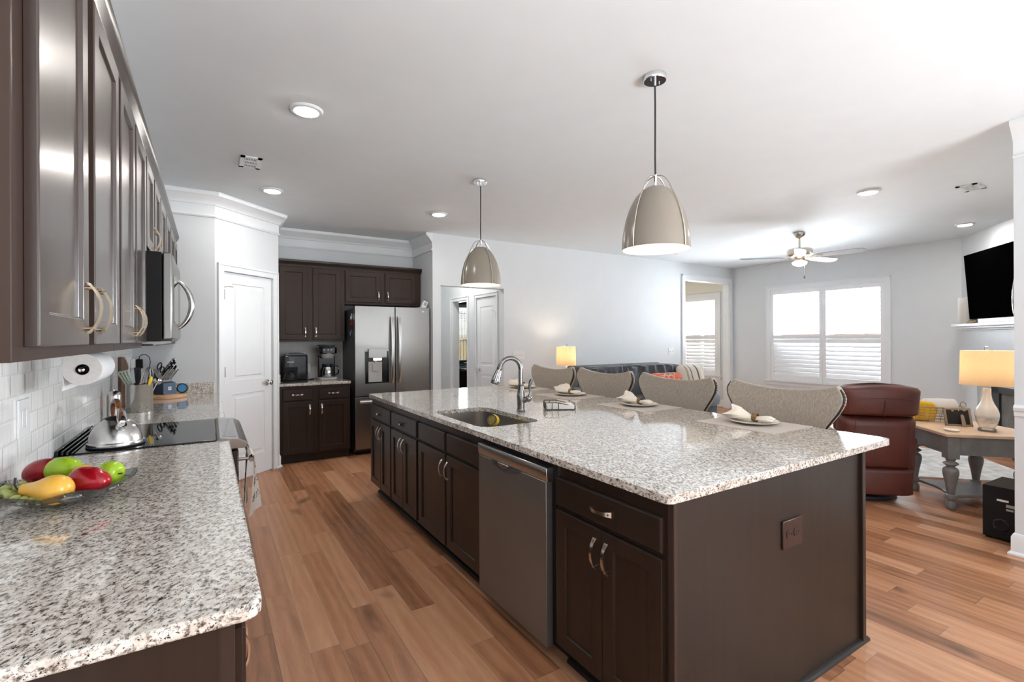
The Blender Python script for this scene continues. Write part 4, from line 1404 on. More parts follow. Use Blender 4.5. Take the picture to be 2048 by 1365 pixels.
cx, cy, cz = CC[0], CC[1], 0.925
o, K = utensil('slotted_turner', 'sage green slotted turner leaning left in the crock', 'spatula', (cx + 0.02, cy, cz), (-0.40, -0.12, 1), R(25))
part('shaft', stick(K @ Vector((0, 0, 0)), K @ Vector((0, 0, 0.185)), 0.006), 'sage', o)
part('blade', fan_blade(K @ Matrix.Translation((0, 0, 0.18)), 0.034, 0.056, 0.115, 3), 'sage', o, smooth=False)
o, K = utensil('slotted_spoon', 'black slotted turner standing in the middle of the crock', 'spatula', (cx, cy + 0.02, cz), (-0.05, 0.05, 1), R(30))
part('shaft', stick(K @ Vector((0, 0, 0)), K @ Vector((0, 0, 0.17)), 0.006), 'black_matte', o)
part('blade', fan_blade(K @ Matrix.Translation((0, 0, 0.165)), 0.040, 0.050, 0.125, 4), 'black_matte', o, smooth=False)
o, K = utensil('whisk', 'wire balloon whisk standing up in the crock', 'whisk', (cx + 0.01, cy - 0.01, cz), (0.16, 0.0, 1))
part('shaft', stick(K @ Vector((0, 0, 0)), K @ Vector((0, 0, 0.165)), 0.007), 'steel', o)
wm = MB()
for k in range(7):
    a = PI * k / 7
    pts = []
    for q in range(17):
        s = q / 16 * PI
        rr = 0.034 * math.sin(s) ** 0.9 if 0 < q < 16 else 0
        pts.append(K @ Vector(((0.036 * math.cos(s)) * math.cos(a), (0.036 * math.cos(s)) * math.sin(a), 0.165 + 0.135 * math.sin(s) ** 0.8 if 0 < q < 16 else 0.165)))
    wm.tube(pts, 0.0014, 5)
part('wires', wm, 'chrome', o)
o, K = utensil('spoon_rest_spoon', 'bright yellow rounded spoon showing over the crock rim', 'spoon', (cx + 0.015, cy - 0.03, cz), (0.24, -0.05, 1))
part('shaft', stick(K @ Vector((0, 0, 0)), K @ Vector((0, 0, 0.175)), 0.005), 'yellow', o)
part('bowl', MB().ball((0, 0, 0.205), (0.026, 0.010, 0.038), M=K), 'yellow', o)
o.name = 'cooking_spoon'
o, K = utensil('spatula', 'orange-red spatula tip low at the crock rim', 'spatula', (cx + 0.0, cy - 0.045, cz), (0.09, -0.02, 1))
part('shaft', stick(K @ Vector((0, 0, 0)), K @ Vector((0, 0, 0.15)), 0.005), 'maple', o)
part('blade', MB().box((-0.024, -0.004, 0.145), (0.024, 0.004, 0.192), K), 'orange', o, bevel=0.003)
o, K = utensil('ladle', 'small steel ladle leaning right out of the crock', 'ladle', (cx + 0.02, cy + 0.01, cz), (0.42, 0.02, 1))
part('shaft', stick(K @ Vector((0, 0, 0)), K @ Vector((0, 0, 0.19)), 0.004), 'chrome', o)
part('bowl', MB().lathe([(0.0, -0.022), (0.016, -0.018), (0.025, -0.006), (0.027, 0.004), (0.025, 0.004), (0.015, -0.014), (0.0, -0.018)], n=18, M=K @ Matrix.Translation((0.01, 0, 0.21)) @ Matrix.Rotation(R(60), 4, 'Y')), 'chrome', o)

# brown board leaning on the tile behind the crock
solo('cutting_board', MB().prism([(4.55, 0.916), (4.90, 0.916), (4.90, 1.20), (4.86, 1.235), (4.70, 1.285), (4.55, 1.29)], -0.565, -0.545, 'x'), 'walnut', 'dark walnut board leaning on the tile behind the utensils', 'cutting board', loc=(-0.555, 4.7, 0.916), bevel=0.004)

# round board, knife block, knives, timer
RB = (-0.315, 5.13, 0.915)
solo('round_board', MB().lathe([(0.0, 0.0), (0.145, 0.0), (0.150, 0.004), (0.150, 0.026), (0.146, 0.030), (0.0, 0.030)], RB, n=56), 'maple', 'round maple board under the knife block', 'board', loc=RB)
kb = thing('knife_block', 'navy knife block with grey slanted top on the round maple board', 'knife block', (-0.325, 5.16, 0.945), rotz=R(-50))
part('block', MB().prism([(-0.13, 0.0), (0.05, 0.0), (0.05, 0.10), (0.02, 0.105), (-0.085, 0.215), (-0.13, 0.175)], -0.055, 0.055, 'y'), 'navy', kb, bevel=0.003, smooth=False)
part('front_box', MB().box((0.05, -0.055, 0.0), (0.056, 0.055, 0.098)), 'navy_light', kb, bevel=0.002)
part('slot_face', MB().prism([(0.022, 0.106), (-0.083, 0.216), (-0.081, 0.2185), (0.0245, 0.1085)], -0.054, 0.054, 'y'), 'light_grey_wood', kb, smooth=False)
part('emblem', MB().box((0.0561, -0.012, 0.036), (0.0568, 0.014, 0.064)), 'white_plastic', kb, smooth=False)
part('emblem_mark', MB().prism([(-0.008, 0.058), (-0.003, 0.042), (0.0015, 0.052), (0.006, 0.042), (0.010, 0.058), (0.006, 0.058), (0.0045, 0.050), (0.0015, 0.058), (-0.0015, 0.050), (-0.004, 0.058)], 0.0568, 0.0572, 'x'), 'navy', kb, smooth=False)
bpy.context.view_layer.update()
KB = Matrix.Translation((-0.325, 5.16, 0.945)) @ Matrix.Rotation(R(-50), 4, 'Z')


def knife(t, y, L, r, k, label):
    p = Vector((0.022 + (-0.105) * t, y, 0.108 + 0.11 * t))
    base = KB @ p
    o = thing('knife', label, 'knife', tuple(base), group='knives in the block', world=True)
    q = KB @ Matrix.Translation(p) @ Matrix.Rotation(R(46), 4, 'Y')
    part('handle', MB().box((-r, -r * 0.62, 0.012), (r, r * 0.62, L), q), 'black_gloss' if k else 'grey_plastic', o, bevel=0.003)
    part('end_cap', MB().box((-r * 1.02, -r * 0.64, L), (r * 1.02, r * 0.64, L + 0.007), q), 'chrome', o, bevel=0.002)
    part('rivet_strip', MB().box((-r * 0.2, -r * 0.66, 0.02), (r * 0.2, r * 0.66, L - 0.008), q), 'chrome', o, smooth=False)
    part('bolster', MB().box((-r * 0.9, -r * 0.55, -0.03), (r * 0.9, r * 0.55, 0.012), q), 'chrome', o, smooth=False)


kn = [(0.72, 0.034, 0.165, 0.011, 1, 'large black-handled knife, topmost of the block'), (0.60, 0.006, 0.155, 0.010, 1, 'black-handled knife second from the top of the block'), (0.60, 0.042, 0.15, 0.010, 1, 'black-handled knife at the right of the second row of the block'),
      (0.44, -0.014, 0.135, 0.009, 1, 'black-handled knife in the middle row of the block'), (0.44, 0.018, 0.135, 0.009, 1, 'black-handled knife right of centre in the block'), (0.40, 0.046, 0.13, 0.009, 1, 'black-handled knife at the far right middle of the block')]
for a in kn:
    knife(*a)
for i in range(5):
    knife(0.14, -0.043 + 0.0215 * i, 0.125, 0.0058, 0, 'slim grey-handled steak knife in the bottom row of the block')
ss = thing('scissors', 'black-handled kitchen scissors stuck in the top of the knife block', 'scissors', tuple(KB @ Vector((-0.055, -0.03, 0.19))), world=True)
qs = KB @ Matrix.Translation((-0.052, -0.028, 0.185)) @ Matrix.Rotation(R(40), 4, 'Y')
part('blades', MB().box((-0.006, -0.002, -0.02), (0.006, 0.002, 0.03), qs), 'chrome', ss, smooth=False)
part('handle', MB().tube([qs @ Vector((-0.018 + 0.019 * math.cos(t), 0, 0.062 + 0.033 * math.sin(t))) for t in [k * PI / 10 for k in range(20)]], 0.0052, 8, closed=True), 'black_gloss', ss)
part('handle', MB().tube([qs @ Vector((0.022 + 0.018 * math.cos(t), 0.004, 0.055 + 0.028 * math.sin(t))) for t in [k * PI / 10 for k in range(20)]], 0.0052, 8, closed=True), 'black_gloss', ss)
tm = thing('timer', 'round black kitchen timer with bright blue dial beside the knife block', 'timer', (-0.200, 5.175, 0.945), world=True)
KT = Matrix.Translation((-0.200, 5.175, 0.988)) @ Matrix.Rotation(R(-10), 4, 'Z') @ Matrix.Rotation(R(82), 4, 'X')
part('housing', MB().lathe([(0.0, -0.03), (0.036, -0.03), (0.042, -0.02), (0.042, 0.010), (0.036, 0.014), (0.034, 0.008)], n=32, M=KT), 'black_gloss', tm)
part('dial', MB().lathe([(0.0, 0.0095), (0.034, 0.0085)], n=32, M=KT), 'blue_face', tm)


# ================================================================== BACK ALCOVE
MA = face(0, 6.30, 0, 0)
ua = thing('upper_cabinet', 'two-door brown upper cabinet above the coffee makers', 'cabinet', (1.06, 6.46, 1.385), world=True)
part('carcass', MB().box((0.662, 0.0, 1.385), (1.449, 0.315, 2.30), MA), 'espresso_brown', ua, smooth=False, bevel=0.0015, seg=1)
cabinet_front(ua, MA, 1, 0, [(0.706, 1.015, 1.414, 2.275, 'r', 'bottom'), (1.075, 1.400, 1.414, 2.275, 'l', 'bottom')], [], 'espresso_brown', 'nickel')
uf = thing('upper_cabinet', 'short two-door brown cabinet above the refrigerator', 'cabinet', (1.96, 6.46, 1.855), world=True)
part('carcass', MB().box((1.451, 0.0, 1.855), (2.455, 0.315, 2.30), MA), 'espresso_brown', uf, smooth=False, bevel=0.0015, seg=1)
cabinet_front(uf, MA, 1, 0, [(1.461, 1.903, 1.885, 2.272, 'r', 'bottom'), (1.965, 2.379, 1.885, 2.272, 'l', 'bottom')], [], 'espresso_brown', 'nickel')
solo('cabinet_crown', MB().mold([(0.662, 6.30), (2.455, 6.30), (2.455, 6.61)], [(a, 2.30 + b) for a, b in CAP[:6]] + [(0.0, 2.366)]), 'espresso', 'dark crown moulding along the top of the cabinets over the refrigerator', 'moulding', loc=(1.5, 6.4, 2.30), sharp=30)
ba = thing('base_cabinet', 'dark base cabinet with two drawers and two doors under the coffee makers', 'cabinet', (1.04, 6.3, 0), world=True)
MBA = face(0, 5.965, 0, 0)
part('carcass', MB().box((0.660, 0.0, 0.10), (1.432, 0.64, 0.884), MBA), 'espresso', ba, smooth=False, bevel=0.0015, seg=1)
part('toe_kick', MB().box((0.665, 0.07, 0.0), (1.43, 0.6, 0.10), MBA), 'espresso', ba, smooth=False)
cabinet_front(ba, MBA, 1, 0, [(0.692, 1.006, 0.118, 0.702, 'r', 'top'), (1.077, 1.406, 0.118, 0.702, 'l', 'top')], [(0.692, 1.006, 0.718, 0.852, True), (1.077, 1.406, 0.718, 0.852, True)], 'espresso', 'nickel')
c3 = thing('countertop', 'short granite countertop under the coffee makers beside the refrigerator', 'countertop', (1.04, 6.26, 0.885), world=True)
part('slab', MB().prism([(0.658, 5.925), (1.425, 5.925), (1.438, 5.94), (1.438, 6.611), (0.658, 6.611)], 0.885, 0.915), 'granite', c3, bevel=0.005, seg=2)
part('backsplash_strip', MB().box((0.658, 5.99, 0.9155), (0.678, 6.611, 1.015)), 'granite', c3, bevel=0.002, seg=1)

# refrigerator
fr = thing('refrigerator', 'stainless french-door refrigerator with water dispenser', 'refrigerator', (1.965, 6.27, 0), world=True)
part('body', MB().box((1.492, 6.035, 0.03), (2.440, 6.60, 1.785)), 'fridge_grey', fr, smooth=False, bevel=0.004)
part('feet', MB().box((1.53, 6.03, 0.0), (2.40, 6.55, 0.03)), 'black_matte', fr, smooth=False)


def curved_front(x0, x1, z0, z1, y=5.955, bow=0.014, depth=0.075):
    mb = MB()
    n = 14
    pl = [(x0 + (x1 - x0) * k / n, y - bow * math.sin(PI * ((x0 + (x1 - x0) * k / n) - 1.49) / 0.955)) for k in range(n + 1)]
    return mb.prism([(x1, y + depth), (x0, y + depth)] + pl, z0, z1, 'z')


part('left_door', curved_front(1.490, 1.978, 0.718, 1.815), 'steel', fr, bevel=0.004, sharp=30)
rd = part('right_door', curved_front(1.986, 2.446, 0.718, 1.815), 'steel', fr, bevel=0.004, sharp=30)
fz = part('freezer_drawer', curved_front(1.490, 2.446, 0.075, 0.706), 'steel', fr, bevel=0.004, sharp=30)


def bow_bar(x, z0, z1, y=5.944, lean=0.0):
    pts = []
    for k in range(17):
        s = k / 16
        pts.append((x + lean * (2 * s - 1), y - 0.018 - 0.045 * math.sin(PI * s) ** 0.7, z0 + (z1 - z0) * s))
    return MB().tube(pts, 0.021, 10, flat=0.55, up=(1, 0, 0)).box((x - 0.014, y - 0.02, z0 + 0.01), (x + 0.014, y + 0.004, z0 + 0.05)).box((x - 0.014, y - 0.02, z1 - 0.05), (x + 0.014, y + 0.004, z1 - 0.01))


part('handle', bow_bar(1.935, 0.865, 1.69), 'dish_trim', fr, label='left bowed vertical handle')
part('handle', bow_bar(2.028, 0.865, 1.69), 'dish_trim', fr, label='right bowed vertical handle')
part('handle', MB().tube([(1.54 + 0.86 * k / 12, 5.944 - 0.02 - 0.035 * math.sin(PI * k / 12) ** 0.7, 0.650) for k in range(13)], 0.019, 10, flat=0.6, up=(0, 0, 1)), 'dish_trim', fz)
dp = part('dispenser', MB().box((1.608, 5.925, 0.872), (1.622, 5.945, 1.262)).box((1.884, 5.925, 0.872), (1.898, 5.945, 1.262)).box((1.608, 5.925, 0.872), (1.898, 5.945, 0.885)).box((1.622, 5.938, 0.885), (1.884, 5.9455, 1.262)), 'black_gloss', fr, smooth=False)
part('dispenser_panel', MB().box((1.644, 5.918, 1.185), (1.866, 5.940, 1.292)), 'steel', dp, bevel=0.002, smooth=False)
part('dispenser_well', MB().box((1.645, 5.934, 0.888), (1.810, 5.9385, 1.135)), 'grey_plastic', dp, smooth=False)
part('dispenser_lamp', MB().box((1.705, 5.926, 1.150), (1.805, 5.936, 1.180)), 'dispenser_glow', dp, smooth=False)
part('paddle', MB().prism([(1.690, 1.115), (1.770, 1.115), (1.764, 1.03), (1.752, 1.02), (1.708, 1.02), (1.696, 1.03)], 5.922, 5.930, 'y').lathe([(0.016, 1.115), (0.012, 1.150)], (1.73, 5.93, 0), n=12), 'grey_plastic', dp, bevel=0.002, smooth=False)
KL = Matrix.Translation((2.375, 5.9443, 1.765))
part('emblem', MB().lathe([(0.0, 0.0005), (0.013, 0.0005), (0.013, 0.0)], n=20, M=Matrix.Translation((2.352, 5.9465, 1.765)) @ Matrix.Rotation(PI / 2, 4, 'X')), 'white_plastic', rd)
part('lettering', text_mb('LG', 0.030, Matrix.Translation((2.395, 5.9490, 1.765))), 'white_plastic', rd, smooth=False)
wb = thing('white_box', 'small white box leaning on top of the refrigerator at its right corner', 'box', (2.39, 6.02, 1.80), world=True)
part('case', MB().box((-0.045, -0.03, 0.0), (0.020, 0.03, 0.105), Matrix.Translation((2.385, 6.02, 1.802)) @ Matrix.Rotation(R(24), 4, 'Y')), 'white_plastic', wb, bevel=0.004)
part('face_panel', MB().box((-0.028, -0.0315, 0.045), (0.008, -0.030, 0.09), Matrix.Translation((2.385, 6.02, 1.802)) @ Matrix.Rotation(R(24), 4, 'Y')), 'grey_plastic', wb, smooth=False)
part('cable', MB().tube([(2.37, 6.02, 1.82), (2.33, 6.0, 1.818), (2.29, 6.01, 1.8165)], 0.004, 6), 'white_plastic', wb)
for i, (y, z, m, lb) in enumerate(((6.10, 1.69, 'chrome', 'silver clip magnet highest on the dark refrigerator side'), (6.09, 1.61, 'apple_red', 'dark red magnet on the upper side of the refrigerator'), (6.12, 1.50, 'navy_light', 'small blue magnet lowest on the refrigerator side'))):
    mg = thing('fridge_magnet', lb, 'magnet', (1.485, y, z - 0.03), world=True)
    part('plate', MB().box((1.478, y - 0.022, z - 0.035 + 0.01 * i), (1.4915, y + 0.022, z + 0.035)), m, mg, bevel=0.003)
    part('tag', MB().box((1.470, y - 0.008, z - 0.045), (1.478, y + 0.018, z + 0.004)), 'chrome' if i != 1 else 'stem_brown', mg, bevel=0.002)

# coffee makers
k1 = thing('coffee_maker', 'wide black coffee maker with glass carafe and rounded top at the left', 'coffee maker', (0.85, 6.27, 0.915), world=True)
part('body', MB().prism([(0.72, 6.16), (0.735, 6.13), (0.84, 6.118), (0.975, 6.13), (0.99, 6.16), (0.99, 6.42), (0.72, 6.42)], 0.935, 1.225), 'black_gloss', k1, bevel=0.012, seg=3)
part('lid', MB().prism([(0.73, 1.222), (0.74, 1.242), (0.80, 1.255), (0.92, 1.255), (0.98, 1.238), (0.985, 1.222)], 6.14, 6.41, 'y'), 'black_gloss', k1, bevel=0.006)
part('brew_lever', MB().lathe([(0.0, 0.012), (0.050, 0.010), (0.054, 0.004), (0.054, 0.0)], (0.925, 6.20, 1.246), n=24, sy=0.9), 'grey_plastic', k1)
part('base', MB().box((0.73, 6.10, 0.916), (0.985, 6.42, 0.936)), 'black_matte', k1, bevel=0.006)
part('carafe_bay', MB().box((0.735, 6.112, 0.94), (0.875, 6.122, 1.09)), 'black_matte', k1, bevel=0.01)
cf = part('carafe', MB().lathe([(0.0, 0.0), (0.046, 0.0), (0.052, 0.02), (0.050, 0.065), (0.038, 0.092), (0.034, 0.10)], (0.805, 6.095, 0.938), n=24), 'window_glass', k1)
part('carafe_lid', MB().lathe([(0.036, 0.0), (0.038, 0.010), (0.02, 0.018), (0.0, 0.018)], (0.805, 6.095, 1.036), n=24), 'black_gloss', cf)
part('carafe_handle', MB().tube([(0.765, 6.07, 1.02), (0.735, 6.055, 1.015), (0.730, 6.052, 0.975), (0.76, 6.065, 0.955)], 0.007, 8), 'black_gloss', cf)
part('lettering', text_mb('KEURIG', 0.020, Matrix.Translation((0.800, 6.120, 1.150)) @ Matrix.Rotation(R(-6), 4, 'Z')), 'white_plastic', k1, smooth=False)
k2 = thing('coffee_maker', 'tall drip coffee maker with steel thermal carafe beside the refrigerator', 'coffee maker', (1.26, 6.35, 0.915), world=True)
part('base', MB().prism([(1.135, 6.235), (1.155, 6.205), (1.33, 6.205), (1.355, 6.235), (1.355, 6.46), (1.135, 6.46)], 0.916, 0.945), 'grey_plastic', k2, bevel=0.006)
part('tower', MB().box((1.145, 6.36, 0.94), (1.345, 6.455, 1.20)), 'black_gloss', k2, bevel=0.012)
part('brew_head', MB().prism([(1.140, 6.26), (1.165, 6.215), (1.32, 6.215), (1.345, 6.26), (1.345, 6.45), (1.140, 6.45)], 1.235, 1.312), 'black_gloss', k2, bevel=0.010)
part('filter_basket', MB().lathe([(0.0, 0.0), (0.062, 0.0), (0.080, 0.022), (0.084, 0.060), (0.088, 0.068), (0.0, 0.068)], (1.245, 6.30, 1.175), n=28), 'grey_plastic', k2)
part('lid', MB().box((1.135, 6.25, 1.318), (1.325, 6.44, 1.342)), 'black_gloss', k2, bevel=0.010)
for x in (1.185, 1.235, 1.270):
    part('button', MB().lathe([(0.0, 0.003), (0.006, 0.002), (0.006, 0.0)], n=12, M=Matrix.Translation((x, 6.2135, 1.282)) @ Matrix.Rotation(PI / 2, 4, 'X')), 'chrome', k2)
cf = part('carafe', MB().lathe([(0.0, 0.0), (0.062, 0.0), (0.068, 0.012), (0.067, 0.07), (0.058, 0.110), (0.044, 0.130), (0.0, 0.132)], (1.245, 6.285, 0.946), n=32), 'steel_crock', k2)
part('carafe_lid', MB().lathe([(0.047, 0.0), (0.047, 0.022), (0.038, 0.030), (0.0, 0.031)], (1.245, 6.285, 1.073), n=24), 'black_gloss', cf)
part('carafe_handle', MB().tube([(1.29, 6.265, 1.085), (1.345, 6.245, 1.085), (1.362, 6.240, 1.055), (1.355, 6.242, 0.99), (1.312, 6.262, 0.965)], 0.010, 8), 'black_gloss', cf)
part('power_cord', MB().tube([(1.135, 6.40, 0.925), (1.09, 6.42, 0.921), (1.06, 6.39, 0.920), (1.09, 6.35, 0.920), (1.04, 6.34, 0.920), (1.00, 6.40, 0.920)], 0.004, 6), 'black_matte', k2)
ao = thing('wall_outlet', 'pale outlet plate on alcove tile between the coffee makers', 'outlet', (1.06, 6.611, 0.99), world=True)
part('plate', MB().box((1.02, 6.604, 0.99), (1.095, 6.6115, 1.11)), 'white_plastic', ao, bevel=0.002)
part('plug', MB().box((1.045, 6.585, 1.01), (1.07, 6.604, 1.035)), 'white_plastic', ao, bevel=0.002)

# ================================================================== ISLAND
MI = face(1.27, 0, 0, -90)                      # fronts facing -x: local x = -world y


def isl(label, y0, y1, doors, drawers):
    r = thing('base_cabinet', label, 'cabinet', (1.58, (y0 + y1) / 2, 0), world=True, group='island cabinets')
    part('carcass', MB().box((1.270, y0 + 0.001, 0.10), (1.875, y1 - 0.001, 0.70)).box((1.270, y0 + 0.001, 0.70), (1.286, y1 - 0.001, 0.884)).box((1.86, y0 + 0.001, 0.70), (1.875, y1 - 0.001, 0.884))
         .box((1.286, y0 + 0.001, 0.70), (1.86, y0 + 0.016, 0.884)).box((1.286, y1 - 0.016, 0.70), (1.86, y1 - 0.001, 0.884)), 'espresso', r, smooth=False, bevel=0.0012, seg=1)
    part('toe_kick', MB().box((1.335, y0 + 0.001, 0.0), (1.87, y1 - 0.001, 0.10)), 'toe_black', r, smooth=False)
    part('shoe_molding', MB().mold([(1.335, y1 - 0.001), (1.335, y0 + 0.001)], [(0.0, 0.0005), (0.018, 0.0005), (0.016, 0.012), (0.008, 0.019), (0.0, 0.020)], 1), 'toe_black', r)
    cabinet_front(r, MI, 1, 0, [(-b, -a, c, d, s, e) for a, b, c, d, s, e in doors], [(-b, -a, c, d, h) for a, b, c, d, h in drawers], 'espresso', 'nickel')
    return r


isl('dark island cabinet nearest the camera, at the right of the dishwasher', 1.075, 1.672, [(1.375, 1.657, 0.115, 0.688, 'r', 'top'), (1.088, 1.372, 0.115, 0.688, 'l', 'top')], [(1.088, 1.657, 0.705, 0.825, True)])
isl('dark island sink cabinet with two doors and false drawer fronts, left of the dishwasher', 2.335, 3.275, [(2.806, 3.262, 0.115, 0.688, 'r', 'top'), (2.345, 2.785, 0.115, 0.688, 'l', 'top')], [(2.806, 3.262, 0.705, 0.825, False), (2.345, 2.785, 0.705, 0.825, False)])
isl('dark island cabinet with drawer, second from the refrigerator end', 3.275, 3.872, [(3.588, 3.861, 0.115, 0.688, 'r', 'top'), (3.300, 3.584, 0.115, 0.688, 'l', 'top')], [(3.300, 3.861, 0.705, 0.825, True)])
isl('dark island cabinet with drawer at the refrigerator end', 3.872, 4.462, [(4.162, 4.451, 0.115, 0.688, 'r', 'top'), (3.887, 4.158, 0.115, 0.688, 'l', 'top')], [(3.887, 4.451, 0.705, 0.825, True)])

ip = thing('kitchen_island', 'wide flat dark-stained end panel of the island facing the camera', 'island panel', (1.92, 1.062, 0), world=True)
part('end_panel', MB().box((1.270, 1.056, 0.0), (2.560, 1.074, 0.884)), 'espresso_panel', ip, smooth=False)
part('corner_stile', MB().box((1.268, 1.052, 0.0), (1.286, 1.075, 0.884)), 'espresso_brown', ip, smooth=False, bevel=0.002, seg=1)
part('corner_post', MB().box((2.545, 1.040, 0.0), (2.575, 1.080, 0.884)), 'espresso', ip, smooth=False, bevel=0.003)
part('back_panel', MB().box((2.545, 1.08, 0.0), (2.560, 4.462, 0.884)), 'espresso_panel', ip, smooth=False)
part('far_panel', MB().box((1.876, 4.448, 0.0), (2.545, 4.462, 0.884)), 'espresso_panel', ip, smooth=False)
part('shoe_molding', MB().mold([(1.34, 1.056), (2.590, 1.056), (2.590, 1.12)], [(0.0, 0.0005), (0.019, 0.0005), (0.016, 0.013), (0.008, 0.020), (0.0, 0.022)], 1), 'toe_black', ip)
op = thing('wall_outlet', 'dark brown outlet plate on the island end panel', 'outlet', (1.968, 1.053, 0.58), world=True)
part('plate', MB().box((1.898, 1.048, 0.580), (2.038, 1.0562, 0.692)), 'outlet_brown', op, bevel=0.003)
for x in (1.942, 1.994):
    rcp = part('receptacle', MB().prism(rrect(x - 0.021, 0.618, x + 0.021, 0.654, 0.012), 1.0455, 1.0485, 'y'), 'outlet_brown', op, bevel=0.001, seg=1)
    part('slots', MB().box((x - 0.012, 1.0448, 0.640), (x - 0.002, 1.0457, 0.643)).box((x - 0.012, 1.0448, 0.629), (x - 0.002, 1.0457, 0.632)).lathe([(0.0, 0.0005), (0.004, 0.0005), (0.004, 0.0)], n=8, M=Matrix.Translation((x + 0.010, 1.0452, 0.636)) @ Matrix.Rotation(PI / 2, 4, 'X')), 'black_matte', rcp, smooth=False)

outer = rrect(1.225, 1.035, 2.838, 4.440, 0.03, 5)
inner = rrect(1.292, 2.385, 1.705, 3.125, 0.085, 6)
solo('island_countertop', MB().holed(outer, inner, 0.885, 0.915), 'granite', 'large speckled granite island top with the sink cut-out', 'countertop', loc=(2.03, 2.74, 0.885), bevel=0.006, seg=3, fix=True)
sk = thing('kitchen_sink', 'undermount stainless steel sink in the granite island', 'sink', (1.5, 2.755, 0.70), world=True)
rings = [[(p[0], p[1], z) for p in rrect(1.289 + i, 2.382 + i, 1.708 - i, 3.128 - i, 0.085, 6)] for i, z in ((0.0, 0.8845), (0.0, 0.8835), (0.002, 0.72), (0.02, 0.705))]
sm = MB().loft(rings, caps=False)
k = len(rings[0])
sm.f.append(tuple(3 * k + i for i in range(k)))
sm.f = [q[::-1] for q in sm.f]
part('bowl', sm, 'sink_steel', sk)
part('drain', MB().lathe([(0.0, 0.001), (0.03, 0.001), (0.045, 0.004), (0.045, 0.0)], (1.5, 2.9, 0.705), n=24), 'chrome', sk)

# faucet
FX, FY = 1.808, 2.786
fc = thing('faucet', 'pull-down gooseneck faucet in dark stainless on the island', 'faucet', (FX, FY, 0.915), world=True)
part('base', MB().lathe([(0.030, 0.0), (0.031, 0.004), (0.026, 0.010), (0.0245, 0.03), (0.026, 0.07), (0.0275, 0.105), (0.025, 0.13), (0.020, 0.155), (0.0165, 0.172), (0.0185, 0.176), (0.0185, 0.184), (0.0155, 0.188)], (FX, FY, 0.915), n=28), 'faucet_steel', fc)
spd = Vector((-0.93, 0.10, 0)).normalized()
gp = [Vector((FX, FY, 1.09)), Vector((FX, FY, 1.15))]
RR = 0.080
for a in range(0, 166, 11):
    t = R(a)
    gp.append(Vector((FX, FY, 1.200)) + spd * (RR - RR * math.cos(t)) + Vector((0, 0, RR * math.sin(t))))
part('gooseneck', MB().tube(gp, 0.0155, 14), 'faucet_steel', fc)
e, dv = gp[-1], (gp[-1] - gp[-2]).normalized()
KH = Matrix.Translation(e) @ dv.to_track_quat('Z', 'Y').to_matrix().to_4x4()
hd = MB().lathe([(0.0165, -0.004), (0.0185, 0.004), (0.0175, 0.012), (0.0165, 0.018), (0.021, 0.055), (0.027, 0.095), (0.0275, 0.112), (0.024, 0.118), (0.0, 0.118)], n=24, M=KH)
for k in range(12):
    a = 2 * PI * k / 12
    hd.tube([KH @ Vector(((0.0165 + 0.0035 * 0) * math.cos(a), 0.0165 * math.sin(a), 0.022)), KH @ Vector((0.0205 * math.cos(a), 0.0205 * math.sin(a), 0.055)), KH @ Vector((0.0262 * math.cos(a), 0.0262 * math.sin(a), 0.095))], 0.0028, 6)
sp = part('spray_head', hd, 'faucet_steel', fc)
part('spray_button', MB().box((-0.010, -0.030, 0.060), (0.010, -0.020, 0.100), KH), 'black_matte', sp, bevel=0.003)
lv = MB().tube([(FX, FY, 0.985), (FX + 0.030, FY - 0.034, 1.000)], [0.022, 0.019], 14)
part('handle_hub', lv.ball((FX + 0.036, FY - 0.040, 1.003), 0.023, 16, 10), 'faucet_steel', fc)
part('lever', MB().tube([(FX + 0.040, FY - 0.046, 1.012), (FX + 0.043, FY - 0.049, 1.045), (FX + 0.040, FY - 0.046, 1.085), (FX + 0.046, FY - 0.052, 1.118), (FX + 0.052, FY - 0.058, 1.135)], [0.012, 0.008, 0.0095, 0.0125, 0.009], 12), 'faucet_steel', fc)

# scrubber in the sink
sb = thing('dish_scrubber', 'yellow handled dish scrubber standing in the sink', 'brush', (1.60, 2.81, 0.705), world=True)
KSB = Matrix.Translation((1.600, 2.800, 0.868)) @ Matrix.Rotation(R(-55), 4, 'Z') @ Matrix.Rotation(R(66), 4, 'X')
part('grip', MB().lathe([(0.0, -0.02), (0.030, -0.018), (0.040, -0.006), (0.040, 0.010), (0.034, 0.020), (0.0, 0.024)], n=28, M=KSB), 'yellow', sb)
cg = MB().lathe([(0.030, 0.018), (0.034, 0.026), (0.033, 0.030), (0.027, 0.028)], n=24, M=KSB)
for k in range(-2, 3):
    cg.tube([KSB @ Vector((0.011 * k, -0.026, 0.028)), KSB @ Vector((0.011 * k, 0.026, 0.028))], 0.0022, 6)
part('guard', cg, 'wire_dark', sb)
part('suction_stem', MB().tube([KSB @ Vector((0, 0, -0.02)), (1.604, 2.815, 0.80), (1.604, 2.815, 0.707)], [0.012, 0.010, 0.016], 10), 'yellow', sb)

